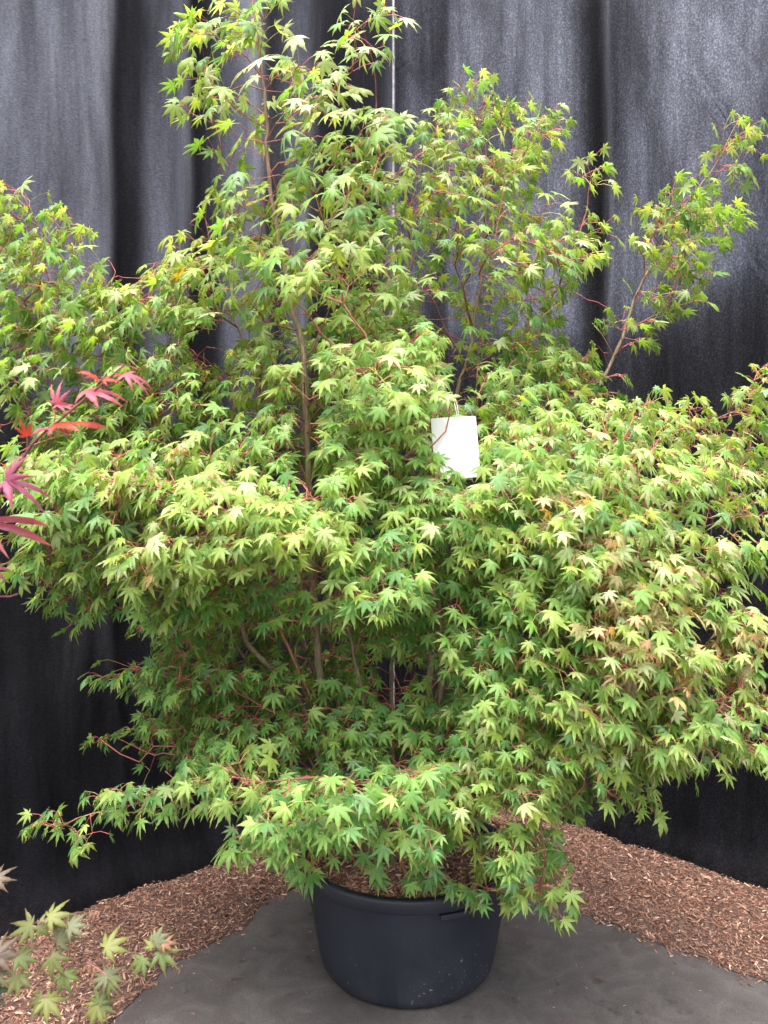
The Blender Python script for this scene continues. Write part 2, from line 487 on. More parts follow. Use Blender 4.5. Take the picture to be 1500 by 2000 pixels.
# bark strip
EDGE = np.array([(-2.4, .3), (-1.8, .8), (-1.3, 1.4), (-.95, 1.92), (-.80, 2.27), (-.708, 2.547), (-.60, 2.68), (-.497, 2.80), (-.474, 2.97), (-.30, 3.10), (.2, 3.16), (.5, 3.08), (.689, 2.974), (.903, 2.73), (1.22, 2.463), (1.6, 2.1), (2.4, 1.4)])
BACK = np.vstack([FL.q[FL.q[:, 0] < .04], FR.q])
def d_edge(x):
    return np.interp(x, EDGE[:, 0], EDGE[:, 1]) + .022 * vnoise(np.asarray(x) * 13 + 50, 3) + .012 * vnoise(np.asarray(x) * 41 + 50, 4)
def d_back(x):
    o = np.argsort(BACK[:, 0])
    return np.interp(x, BACK[o, 0], BACK[o, 1])
def bed_h(x, y):
    t = np.clip((y - d_edge(x)) / .22, 0, 1)
    return .004 + .028 * t * t * (3 - 2 * t) + .007 * (vnoise2(x * 9 + 40, y * 9 + 40, 5) + .5 * vnoise2(x * 23 + 40, y * 23 + 40, 6)) * t
nx, ny = 220, 40
X, T = np.meshgrid(np.linspace(-2.4, 2.4, nx), np.linspace(0, 1, ny), indexing='ij')
Y = d_edge(X) + T * (d_back(X) + .12 - d_edge(X))
V = np.stack([X, Y, bed_h(X, Y)], -1).reshape(-1, 3)
i = np.arange(nx - 1)[:, None]; j = np.arange(ny - 1)[None]
q = np.stack([i * ny + j, (i + 1) * ny + j, (i + 1) * ny + j + 1, i * ny + j + 1], -1).reshape(-1, 4)
obj("bark_bed", mesh_np("bark_bed", V, q, mats=[M_SOIL]), kind='structure')

CHIP_COLS = np.array([(.20, .102, .070), (.14, .067, .046), (.28, .155, .110), (.36, .225, .165), (.09, .042, .030), (.22, .118, .085), (.50, .35, .27)])
def chips(name, x, y, z, parent=None, lmin=.005, lmax=.020, tilt=.35, seed=1, **props):
    n = len(x); g = np.random.default_rng(seed)
    L = g.uniform(lmin, lmax, n) * (1 + .5 * (g.random(n) < .1)); W = L * g.uniform(.12, .34, n); H = W * g.uniform(.3, .6, n)
    yaw = g.uniform(0, 2 * np.pi, n); pit = g.normal(0, tilt, n); rol = g.normal(0, .4, n)
    base = np.array([(-.5, -.5, -.5), (.5, -.35, -.5), (.5, .4, -.5), (-.5, .5, -.5), (-.42, -.4, .5), (.40, -.3, .5), (.45, .25, .5), (-.46, .42, .5)])
    Vl = base[None] * np.stack([L, W, H], -1)[:, None] * g.uniform(.85, 1.15, (n, 8, 1))
    cr_, sr = np.cos(rol), np.sin(rol); cp, sp = np.cos(pit), np.sin(pit); cy, sy = np.cos(yaw), np.sin(yaw)
    x1 = Vl[..., 0]; y1 = Vl[..., 1] * cr_[:, None] - Vl[..., 2] * sr[:, None]; z1 = Vl[..., 1] * sr[:, None] + Vl[..., 2] * cr_[:, None]
    x2 = x1 * cp[:, None] - z1 * sp[:, None]; z2 = x1 * sp[:, None] + z1 * cp[:, None]
    x3 = x2 * cy[:, None] - y1 * sy[:, None]; y3 = x2 * sy[:, None] + y1 * cy[:, None]
    Vw = np.stack([x3 + x[:, None], y3 + y[:, None], z2 + z[:, None]], -1).reshape(-1, 3)
    f = np.array([(4, 5, 6, 7), (0, 1, 5, 4), (1, 2, 6, 5), (2, 3, 7, 6), (3, 0, 4, 7)])
    Q = (f[None] + (np.arange(n) * 8)[:, None, None]).reshape(-1, 4)
    ci = g.choice(len(CHIP_COLS), n, p=[.25, .2, .2, .12, .12, .07, .04])
    col = np.repeat(CHIP_COLS[ci] * 1.1 * g.uniform(.75, 1.3, (n, 1)), 8, 0)
    return obj(name, mesh_np(name, Vw, Q, col=col, mats=[M_CHIP], smooth=False), parent, **props)
n0 = 240000
x = N.uniform(-2.3, 2.3, n0); y = N.uniform(1.0, 4.15, n0)
inside = (y > d_edge(x) + .004) & (y < d_back(x) - .01) & (np.abs((x / y) * F) < 900)
x, y = x[inside], y[inside]
keep = min(len(x), 56000)
x, y = x[:keep], y[:keep]
xe = N.uniform(-1.5, 1.6, 900); ye = d_edge(xe) - N.exponential(.022, 900)
x = np.concatenate([x, xe]); y = np.concatenate([y, ye])
z = np.where(y > d_edge(x), bed_h(x, y) + N.uniform(0, .010, len(x)), .004)
chips("bark_chips", x, y, z, seed=2, kind='stuff')
# a few pale crumbs on the mat and clinging to the cloth hem
xl = N.uniform(-.75, 1.2, 520); yl = N.uniform(1.9, 3.0, 520)
kk = (yl < d_edge(xl) - .03) & (np.hypot(xl - .077, yl - 2.6) > .30)
chips("pale_litter", xl[kk], yl[kk], np.full(kk.sum(), .002), lmin=.002, lmax=.009, tilt=.1, seed=5, kind='stuff')

# ------------------------------------------------------------------ the tub
PC = np.array([.077, 2.592])
PS = 1.085
pot = thing("plant_tub", "big round black plastic tub the green maple grows in", "plant pot", (PC[0], PC[1], 0))
def lathe(prof, seg=96):
    prof = np.array(prof, float) * np.array([PS, 1.0]); n = len(prof)
    th = np.arange(seg) / seg * 2 * np.pi
    V = np.stack([prof[:, None, 0] * np.cos(th), prof[:, None, 0] * np.sin(th), np.repeat(prof[:, 1:2], seg, 1)], -1).reshape(-1, 3)
    i = np.arange(n - 1)[:, None]; j = np.arange(seg)[None]; j2 = (j + 1) % seg
    return V, np.stack([i * seg + j, i * seg + j2, (i + 1) * seg + j2, (i + 1) * seg + j], -1).reshape(-1, 4)
body = [(0, .004), (.20, .004), (.235, .005), (.252, .012), (.262, .026), (.267, .045), (.275, .09), (.289, .17), (.303, .25), (.315, .322), (.318, .338), (.3145, .339), (.309, .30), (.297, .22), (.275, .12), (.25, .10), (0, .10)]
v_, q_ = lathe(body)
obj("tub_wall", mesh_np("tub_wall", v_, q_, mats=[M_POT]), pot)
rim = [(.3155, .332), (.330, .334), (.3335, .338), (.3345, .368), (.3325, .3745), (.327, .377), (.312, .376), (.3085, .372), (.3075, .345), (.3155, .332)]
v_, q_ = lathe(rim)
obj("rim", mesh_np("rim", v_, q_, mats=[M_POT]), pot)
for ang in (-68, 112):      # moulded hand grips under the rim
    w = 8
    aa = np.radians(np.linspace(ang - w, ang + w, 14))
    prof = [(.316, .3322), (.3345, .330), (.3355, .328), (.3350, .316), (.333, .313), (.331, .315), (.330, .323), (.3155, .324)]
    pr = np.array(prof) * np.array([PS, 1.0])
    V = np.stack([pr[None, :, 0] * np.cos(aa)[:, None], pr[None, :, 0] * np.sin(aa)[:, None], np.repeat(pr[None, :, 1], len(aa), 0)], -1).reshape(-1, 3)
    k = len(pr)
    fs = [(a * k + b, a * k + (b + 1) % k, (a + 1) * k + (b + 1) % k, (a + 1) * k + b) for a in range(len(aa) - 1) for b in range(k)]
    fs += [tuple(range(k))[::-1], tuple((len(aa) - 1) * k + b for b in range(k))]
    obj("handle", mesh_np("handle", V, faces=fs, mats=[M_POT], smooth=False), pot)
# potting bark inside
v_, q_ = lathe([(0, .352), (.1, .352), (.2, .348), (.29, .340), (.3065, .336)], 48)
v_[:, 2] += .006 * vnoise2(v_[:, 0] * 20 + 30, v_[:, 1] * 20 + 30, 9)
ps = obj("potting_soil", mesh_np("potting_soil", v_, q_, mats=[M_SOIL]), kind='stuff')
ps.location = (PC[0], PC[1], 0)
ra = .320 * np.sqrt(N.random(5200)); th = N.uniform(0, 2 * np.pi, 5200)
chips("potting_bark", PC[0] + ra * np.cos(th), PC[1] + ra * np.sin(th), .350 - .010 * (ra / .3) ** 2 + N.uniform(0, .009, 5200), lmin=.007, lmax=.024, seed=6, kind='stuff')

# ------------------------------------------------------------------ maple: stems
tree = thing("maple_tree", "green Japanese maple with many stems growing in the black tub", "tree", (PC[0], PC[1], .34))
TL = np.array(tree.location)
def base_pt(a, r):
    return np.array([PC[0] + r * math.cos(math.radians(a)), PC[1] + r * math.sin(math.radians(a)), .335])
# each: (angle, radius of the foot inside the tub), [(px, py, depth)...], foot radius, tip radius, bark tint
STEMS = [
 ((200, .07), [(660, 1500, 2.55), (628, 1330, 2.5), (618, 1240, 2.48), (611, 1100, 2.46), (605, 980, 2.44), (600, 850, 2.43), (592, 700, 2.43), (578, 620, 2.44), (549, 480, 2.44), (527, 370, 2.43), (520, 250, 2.42), (515, 180, 2.41), (505, 90, 2.4), (492, 0, 2.39), (486, -50, 2.39)], .0165, .0022, 'a'),
 ((20, .06), [(822, 1500, 2.68), (842, 1300, 2.72), (850, 1100, 2.75), (864, 900, 2.76), (890, 770, 2.76), (915, 690, 2.75), (938, 560, 2.74), (945, 470, 2.74), (953, 380, 2.73), (932, 250, 2.72), (915, 185, 2.7)], .013, .0016, 'a'),
 ((90, .06), [(765, 1400, 2.8), (770, 1000, 2.92), (788, 640, 2.96), (803, 500, 2.95), (803, 400, 2.94), (830, 300, 2.93)], .011, .0018, 'b'),
 ((185, .10), [(648, 1550, 2.5), (595, 1390, 2.5), (540, 1320, 2.52), (482, 1250, 2.54), (420, 1060, 2.56), (360, 900, 2.56), (290, 760, 2.55), (195, 610, 2.52), (125, 510, 2.5), (75, 440, 2.48), (40, 375, 2.46)], .012, .0015, 'a'),
 ((215, .11), [(652, 1460, 2.44), (600, 1345, 2.43), (548, 1225, 2.44), (530, 1150, 2.46), (518, 1000, 2.5), (500, 740, 2.56), (445, 600, 2.6), (415, 500, 2.6), (402, 430, 2.6)], .0075, .0015, 'r'),
 ((10, .10), [(850, 1550, 2.66), (905, 1400, 2.72), (1000, 1150, 2.8), (1090, 920, 2.84), (1175, 745, 2.85), (1215, 660, 2.84), (1250, 560, 2.83), (1330, 420, 2.8), (1410, 300, 2.78), (1436, 245, 2.77)], .0125, .0015, 'a'),
 ((-25, .11), [(868, 1520, 2.45), (930, 1400, 2.38), (1030, 1230, 2.3), (1150, 1090, 2.22), (1280, 1050, 2.18), (1400, 1025, 2.15), (1450, 1000, 2.13)], .010, .0016, 'b'),
 ((-35, .13), [(870, 1560, 2.38), (960, 1420, 2.28), (1080, 1310, 2.16), (1220, 1280, 2.08), (1350, 1320, 2.03), (1470, 1410, 2.0)], .009, .0015, 'r'),
 ((5, .13), [(880, 1560, 2.6), (960, 1380, 2.62), (1080, 1120, 2.64), (1190, 920, 2.62), (1320, 845, 2.58), (1440, 805, 2.54), (1500, 790, 2.52)], .010, .0016, 'b'),
 ((205, .15), [(655, 1620, 2.42), (560, 1560, 2.34), (400, 1545, 2.24), (260, 1570, 2.17), (150, 1600, 2.13), (110, 1625, 2.12)], .007, .0014, 'r'),
 ((190, .13), [(640, 1540, 2.56), (560, 1400, 2.56), (450, 1250, 2.5), (310, 1110, 2.36), (160, 1050, 2.27), (60, 1070, 2.24)], .0075, .0014, 'b'),
 ((240, .08), [(735, 1560, 2.44), (700, 1320, 2.32), (648, 1120, 2.2), (575, 1040, 2.08), (490, 1020, 2.0), (420, 1030, 1.95)], .009, .0016, 'b'),
 ((270, .16), [(770, 1640, 2.36), (735, 1560, 2.2), (690, 1525, 2.05), (610, 1520, 1.95), (520, 1530, 1.92)], .006, .0014, 'r'),
 ((310, .16), [(850, 1640, 2.42), (905, 1590, 2.26), (980, 1570, 2.12), (1050, 1600, 2.07), (1065, 1690, 2.07)], .006, .0014, 'r'),
 ((320, .05), [(812, 1560, 2.5), (860, 1350, 2.4), (850, 1100, 2.28), (800, 900, 2.2), (752, 780, 2.17), (725, 690, 2.16)], .009, .0015, 'a'),
 ((170, .06), [(700, 1520, 2.62), (600, 1280, 2.66), (500, 1060, 2.68), (400, 860, 2.68), (330, 700, 2.66), (340, 560, 2.64)], .009, .0016, 'b'),
 ((60, .09), [(800, 1500, 2.78), (900, 1250, 2.9), (1010, 1000, 2.98), (1060, 760, 3.0), (1080, 560, 2.98), (1100, 480, 2.96)], .009, .0016, 'b'),
 ((150, .08), [(690, 1500, 2.7), (640, 1200, 2.8), (640, 900, 2.85), (650, 700, 2.84), (690, 480, 2.8), (720, 330, 2.76), (735, 200, 2.7)], .009, .0016, 'b'),
 ((255, .04), [(700, 1540, 2.5), (660, 1390, 2.42), (560, 1400, 2.36), (430, 1340, 2.3), (270, 1310, 2.27)], .0055, .0014, 'r'),
 ((195, .06), [(585, 1330, 2.56), (600, 1200, 2.55), (640, 1020, 2.5), (690, 860, 2.46), (680, 700, 2.44)], .0075, .0016, 'g'),
]
BARK = {'a': (.29, .215, .145), 'b': (.18, .14, .095), 'r': (.30, .13, .075), 'g': (.23, .22, .10)}
TWIG = np.array((.44, .105, .09)); PETIOLE = np.array((.62, .12, .15))

def resample(pts, step):
    pts = np.array(pts); n = len(pts)
    pp = np.vstack([2 * pts[0] - pts[1], pts, 2 * pts[-1] - pts[-2]])
    q = [pts[0]]
    for i in range(1, n):
        a, b, c, d = pp[i - 1], pp[i], pp[i + 1], pp[i + 2]
        k = max(2, int(np.linalg.norm(c - b) / step))
        for t in np.linspace(0, 1, k + 1)[1:]:
            q.append(.5 * (2 * b + (c - a) * t + (2 * a - 5 * b + 4 * c - d) * t ** 2 + (3 * b - a - 3 * c + d) * t ** 3))
    return np.array(q)

MAXN = 60000
NP = np.zeros((MAXN, 3)); ND = np.zeros((MAXN, 3)); NPar = np.full(MAXN, -1); NR = np.zeros(MAXN); NStem = np.full(MAXN, -1)
nn = 0
stem_objs = []
for si, (foot, pts, r0, r1, kind) in enumerate(STEMS):
    path = resample([base_pt(*foot)] + [P(*p) for p in pts], .04)
    path[3:] += N.normal(0, .0022, path[3:].shape)
    t = np.linspace(0, 1, len(path))
    # thicker foot, long slender top; little swellings at the nodes
    r0 *= .88
    rad = r1 + (r0 - r1) * (1 - t) ** .8 + .004 * np.exp(-t * 40)
    rad *= 1 + .10 * (np.sin(np.arange(len(path)) * 2.1 + si) > .86)
    if kind == 'a':
        rad *= 1.12
    V, T = tube(path, rad, 9)
    up = np.repeat(np.clip(t * 1.7 - 1.0, 0, 1), 9)[:, None]
    lowg = np.repeat(np.clip(1 - t * 2.6, 0, 1) * .75, 9)[:, None]
    col = np.vstack([(np.array(BARK[kind]) * (1 - lowg) + np.array((.17, .19, .085)) * lowg) * (1 - up) + np.array((.15, .05, .035)) * up, [TWIG]])
    col = col * N.uniform(.86, 1.14, (len(col), 1))
    so = obj("stem", mesh_np("stem", V - TL, T, col=col, mats=[M_BARK]), tree)
    stem_objs.append(so)
    for k in range(len(path)):
        NP[nn] = path[k]; ND[nn] = unit(path[min(k + 1, len(path) - 1)] - path[max(k - 1, 0)])
        NPar[nn] = nn - 1 if k else -1; NR[nn] = rad[k]; NStem[nn] = si
        nn += 1
n_stem_nodes = nn

# ------------------------------------------------------------------ maple: where the sprays of leaves are
# (px, py, half width, half height, depth, half depth, sprays, leaf size, tint)
BL = [
 (488, 45, 85, 75, 2.38, .14, 17, 1.2, 'p'), (680, 85, 70, 55, 2.42, .12, 8, 1.1, 'p'), (372, 55, 45, 55, 2.40, .1, 5, 1.15, 'p'), (388, 190, 55, 60, 2.4, .12, 8, 1.1, 'p'), (735, 20, 25, 20, 2.42, .05, 2, 1.0, 'p'),
 (525, 190, 140, 85, 2.38, .2, 22, 1.2, 'p'), (650, 220, 100, 85, 2.40, .2, 13, 1.1, 'p'), (540, 330, 145, 75, 2.36, .2, 23, 1.2, 'y'), (690, 370, 100, 100, 2.38, .22, 20, 1.15, 'y'),
 (560, 450, 165, 85, 2.32, .22, 38, 1.15, 'y'), (400, 440, 75, 65, 2.42, .12, 11, 1.0, 'o'), (650, 530, 140, 85, 2.34, .25, 34, 1.05, 'y'), (470, 560, 120, 80, 2.38, .2, 24, 1.05, 'y'), (335, 555, 75, 55, 2.40, .14, 14, 1.0, 'o'),
 (725, 230, 35, 55, 2.46, .1, 5, 1.0, 'p'), (745, 330, 40, 60, 2.46, .15, 8, 1.0, 'y'),
 (38, 400, 34, 42, 2.46, .08, 7, .9, 'p'), (95, 470, 70, 42, 2.47, .12, 14, .95, 'p'), (40, 545, 65, 65, 2.45, .15, 18, 1.0, 'b'), (150, 560, 85, 55, 2.46, .15, 18, 1.0, 'p'), (225, 560, 35, 35, 2.44, .1, 6, .9, 'o'),
 (170, 650, 120, 55, 2.42, .18, 28, 1.0, 'b'), (55, 645, 60, 50, 2.42, .15, 11, 1.0, 'b'), (305, 620, 95, 45, 2.40, .16, 18, 1.0, 'p'), (265, 725, 130, 55, 2.40, .2, 28, .95, 'b'), (55, 730, 60, 55, 2.4, .15, 9, .95, 'b'),
 (330, 790, 110, 55, 2.42, .2, 24, .9, 'g'), (150, 830, 150, 55, 2.36, .2, 30, .9, 'g'), (420, 720, 55, 75, 2.6, .15, 12, .9, 'g'), (360, 680, 50, 40, 2.55, .1, 6, .9, 'g'),
 (925, 195, 50, 35, 2.70, .08, 7, .9, 'y'), (970, 275, 130, 55, 2.68, .16, 30, .9, 'p'), (845, 285, 65, 55, 2.70, .16, 14, .9, 'y'), (1060, 255, 35, 30, 2.7, .08, 4, .85, 'y'),
 (950, 365, 140, 65, 2.64, .2, 34, .95, 'p'), (820, 400, 80, 75, 2.66, .2, 20, .95, 'y'), (1150, 340, 45, 26, 2.68, .06, 4, .85, 'p'), (1000, 475, 150, 65, 2.62, .22, 30, .95, 'p'), (1125, 485, 80, 45, 2.64, .14, 14, .9, 'p'),
 (880, 545, 125, 75, 2.68, .22, 22, .9, 'g'), (1080, 560, 105, 55, 2.7, .2, 17, .9, 'p'), (820, 625, 110, 75, 2.76, .25, 22, .9, 'g'), (1005, 645, 115, 55, 2.72, .2, 22, .9, 'g'), (700, 640, 95, 75, 2.6, .25, 22, .95, 'g'),
 (1435, 265, 32, 36, 2.76, .05, 6, .85, 'p'), (1420, 330, 40, 36, 2.76, .06, 5, .9, 'p'), (1360, 405, 80, 50, 2.76, .12, 18, .95, 'g'), (1305, 470, 70, 50, 2.76, .12, 14, .95, 'y'), (1300, 560, 75, 50, 2.74, .12, 14, .9, 'g'), (1225, 640, 60, 42, 2.76, .1, 8, .85, 'p'), (1262, 440, 34, 42, 2.8, .06, 5, .9, 'o'),
 (720, 730, 125, 55, 2.20, .18, 26, .95, 'p'), (800, 790, 130, 60, 2.16, .16, 32, .95, 'p'), (560, 770, 115, 65, 2.34, .2, 24, .95, 'y'), (660, 850, 150, 55, 2.28, .2, 30, .9, 'g'), (1000, 760, 140, 65, 2.6, .25, 30, .9, 'g'), (1120, 740, 100, 55, 2.72, .18, 20, .9, 'g'),
 (740, 900, 120, 65, 2.2, .18, 30, .9, 'g'), (485, 890, 130, 70, 2.3, .22, 32, .9, 'g'), (350, 880, 110, 55, 2.36, .18, 24, .9, 'g'),
 (225, 935, 150, 50, 2.14, .2, 38, .92, 'p'), (75, 930, 85, 50, 2.2, .15, 16, .9, 'p'), (150, 990, 120, 50, 2.06, .14, 26, .95, 'b'), (300, 990, 130, 50, 2.06, .14, 28, .95, 'b'),
 (450, 990, 140, 60, 2.0, .16, 36, .9, 'L'), (560, 1040, 140, 42, 1.98, .14, 34, .9, 'L'), (355, 1085, 110, 42, 1.98, .12, 24, .92, 'L'), (650, 955, 140, 60, 2.12, .18, 28, .9, 'g'), (715, 1050, 110, 50, 2.1, .16, 22, .85, 'g'),
 (180, 1085, 130, 60, 2.24, .18, 30, .9, 'g'), (60, 1080, 62, 42, 2.24, .12, 10, .85, 'g'), (165, 1175, 65, 38, 2.26, .1, 9, .85, 'g'), (340, 1165, 130, 52, 2.24, .18, 30, .88, 'g'), (480, 1150, 110, 55, 2.2, .2, 22, .88, 'g'),
 (860, 1000, 120, 60, 2.16, .18, 32, .88, 'g'), (800, 1090, 105, 65, 2.34, .2, 24, .85, 'd'), (745, 1150, 95, 42, 2.02, .12, 17, .85, 'g'), (620, 1205, 75, 30, 2.12, .08, 7, .85, 'g'),
 (985, 890, 60, 60, 2.2, .14, 14, .88, 'p'), (1100, 860, 120, 52, 2.24, .2, 28, .88, 'p'), (1230, 835, 110, 50, 2.34, .18, 26, .88, 'p'), (1345, 825, 85, 36, 2.54, .12, 13, .85, 't'), (1455, 800, 45, 45, 2.52, .1, 9, .85, 'p'), (1475, 880, 45, 60, 2.46, .12, 13, .85, 'p'), (1485, 740, 16, 26, 2.5, .05, 2, .8, 't'),
 (1080, 955, 140, 60, 2.08, .16, 36, .9, 'p'), (1230, 930, 140, 60, 2.14, .18, 36, .9, 'p'), (1375, 920, 105, 50, 2.3, .16, 22, .88, 'p'),
 (1000, 1055, 120, 70, 2.16, .18, 30, .88, 'g'), (1150, 1050, 140, 70, 2.0, .16, 38, .9, 'p'), (1320, 1045, 120, 60, 2.12, .16, 28, .9, 'p'), (1440, 985, 45, 50, 2.2, .1, 8, .85, 'p'), (1440, 1090, 45, 42, 2.12, .08, 6, .88, 'g'),
 (930, 1150, 95, 65, 2.24, .18, 20, .85, 'd'), (1080, 1150, 130, 70, 2.04, .16, 34, .88, 'g'), (1220, 1150, 120, 70, 1.98, .14, 32, .88, 't'), (1350, 1170, 95, 55, 2.06, .12, 18, .88, 't'), (1440, 1200, 36, 36, 2.04, .07, 5, .85, 't'),
 (955, 1265, 110, 70, 2.2, .18, 26, .85, 'g'), (1110, 1265, 130, 70, 2.04, .16, 32, .87, 'g'), (1260, 1275, 130, 65, 1.98, .14, 30, .88, 't'), (1400, 1290, 75, 55, 2.02, .1, 15, .87, 't'),
 (1050, 1375, 130, 65, 2.06, .16, 32, .86, 'g'), (1200, 1385, 140, 65, 2.0, .15, 36, .88, 'p'), (1345, 1385, 110, 55, 2.02, .12, 24, .88, 'p'), (1460, 1390, 40, 60, 2.0, .08, 9, .86, 't'),
 (935, 1415, 90, 55, 2.26, .16, 17, .85, 'g'), (1170, 1475, 130, 42, 2.06, .14, 26, .85, 'g'), (1325, 1450, 110, 40, 2.03, .12, 18, .86, 'p'), (1440, 1450, 50, 40, 2.0, .08, 7, .85, 'p'), (1010, 1475, 110, 50, 2.12, .15, 24, .85, 'L'),
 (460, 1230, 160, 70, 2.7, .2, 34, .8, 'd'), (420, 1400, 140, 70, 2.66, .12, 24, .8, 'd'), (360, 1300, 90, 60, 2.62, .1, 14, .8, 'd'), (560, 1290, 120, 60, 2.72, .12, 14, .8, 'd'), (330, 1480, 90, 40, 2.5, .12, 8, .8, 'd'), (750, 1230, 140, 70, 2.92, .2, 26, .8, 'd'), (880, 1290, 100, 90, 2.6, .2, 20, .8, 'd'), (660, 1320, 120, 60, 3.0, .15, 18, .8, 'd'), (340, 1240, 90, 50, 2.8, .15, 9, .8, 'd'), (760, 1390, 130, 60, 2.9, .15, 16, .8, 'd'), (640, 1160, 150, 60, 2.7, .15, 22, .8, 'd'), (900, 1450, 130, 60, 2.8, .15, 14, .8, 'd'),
 (265, 1315, 66, 28, 2.28, .08, 11, .85, 'g'), (375, 1325, 100, 42, 2.33, .14, 22, .85, 'g'), (310, 1430, 95, 42, 2.5, .15, 13, .8, 'g'), (430, 1425, 110, 60, 2.5, .2, 26, .82, 'd'), (520, 1330, 60, 30, 2.36, .1, 8, .85, 'y'), (205, 1440, 18, 30, 2.5, .05, 2, .7, 'g'),
 (560, 1435, 120, 60, 2.44, .18, 26, .84, 'g'), (655, 1395, 85, 50, 2.5, .16, 14, .84, 'g'), (705, 1440, 100, 55, 2.36, .16, 22, .84, 'y'), (805, 1430, 100, 60, 2.36, .16, 24, .84, 'y'),
 (480, 1525, 100, 46, 2.02, .14, 24, .88, 'p'), (360, 1535, 90, 42, 2.2, .12, 18, .85, 'g'), (250, 1568, 80, 30, 2.16, .1, 12, .85, 'g'), (140, 1610, 55, 26, 2.13, .07, 7, .85, 'g'), (600, 1570, 120, 50, 1.96, .14, 30, .9, 'g'), (715, 1555, 110, 50, 1.98, .14, 26, .9, 'g'), (560, 1625, 95, 32, 2.02, .12, 14, .85, 'g'),
 (830, 1525, 100, 50, 2.12, .15, 24, .86, 'p'), (850, 1615, 100, 40, 2.06, .14, 17, .85, 'g'), (700, 1632, 90, 30, 2.06, .12, 11, .85, 'g'), (960, 1555, 100, 55, 2.1, .14, 26, .86, 'y'), (1080, 1535, 90, 42, 2.2, .14, 17, .84, 'g'), (1000, 1650, 80, 50, 2.14, .13, 20, .84, 'g'), (1050, 1725, 40, 42, 2.12, .06, 8, .84, 'g'), (940, 1720, 22, 30, 2.16, .05, 4, .84, 'g'), (1210, 1545, 50, 30, 2.1, .08, 6, .84, 'g'), (614, 1692, 18, 16, 2.12, .03, 3, 1.0, 'g'), (800, 1695, 50, 16, 2.14, .06, 6, .85, 'g'), (700, 1690, 24, 14, 2.12, .04, 3, .95, 'g'), (850, 1705, 24, 14, 2.16, .03, 3, .85, 'g'), (885, 800, 10, 8, 2.13, .02, 1, .7, 'p'),
 (700, 660, 120, 110, 2.7, .15, 26, .9, 'g'), (560, 660, 90, 90, 2.62, .15, 16, .9, 'y'), (430, 680, 90, 80, 2.62, .15, 12, .9, 'g'), (1100, 690, 120, 60, 2.85, .15, 16, .88, 'g'), (840, 720, 90, 70, 2.75, .15, 14, .9, 'g'), (650, 770, 100, 70, 2.55, .12, 16, .9, 'g'), (960, 830, 110, 50, 2.5, .15, 16, .88, 'g'), (260, 860, 150, 60, 2.5, .15, 18, .88, 'g'), (600, 920, 120, 90, 2.6, .12, 18, .88, 'g'),
 (560, 1230, 130, 60, 2.4, .14, 18, .86, 'g'), (700, 1250, 110, 60, 2.35, .14, 15, .86, 'g'), (830, 1230, 90, 60, 2.4, .14, 12, .86, 'g'), (430, 1290, 110, 50, 2.5, .12, 14, .84, 'd'), (560, 1340, 110, 40, 2.5, .12, 12, .84, 'g'), (730, 1360, 110, 40, 2.44, .12, 14, .84, 'g'), (850, 1360, 90, 50, 2.4, .12, 14, .84, 'g'), (640, 1470, 110, 40, 2.3, .1, 14, .86, 'y'), (800, 1480, 90, 30, 2.25, .1, 10, .86, 'y'), (420, 1470, 90, 40, 2.3, .1, 12, .84, 'g'), (660, 1110, 120, 50, 2.25, .14, 16, .86, 'g'),
 (1190, 1110, 50, 50, 1.9, .06, 6, .75, 's'), (1200, 1200, 60, 50, 1.86, .06, 6, .72, 's'), (1250, 1230, 50, 50, 1.86, .06, 5, .72, 's'), (1195, 1290, 40, 30, 1.88, .05, 3, .72, 's'), (1320, 1320, 60, 50, 1.92, .06, 4, .75, 's'), (1440, 1240, 40, 40, 2.0, .06, 6, .75, 's'), (1120, 1000, 40, 30, 1.92, .05, 5, .75, 's'), (270, 1085, 16, 16, 1.92, .03, 3, .85, 's'), (370, 885, 14, 12, 2.15, .03, 3, .8, 's'), (250, 945, 20, 14, 1.98, .03, 4, .8, 's'),
 (820, 690, 90, 40, 2.2, .12, 9, .9, 'p'), (860, 968, 60, 12, 2.1, .05, 6, .85, 'p'), (866, 926, 22, 6, 2.1, .03, 2, .75, 'p'), (955, 905, 14, 30, 2.12, .04, 4, .85, 'p'), (838, 890, 8, 40, 2.1, .03, 4, .85, 'g'),
]
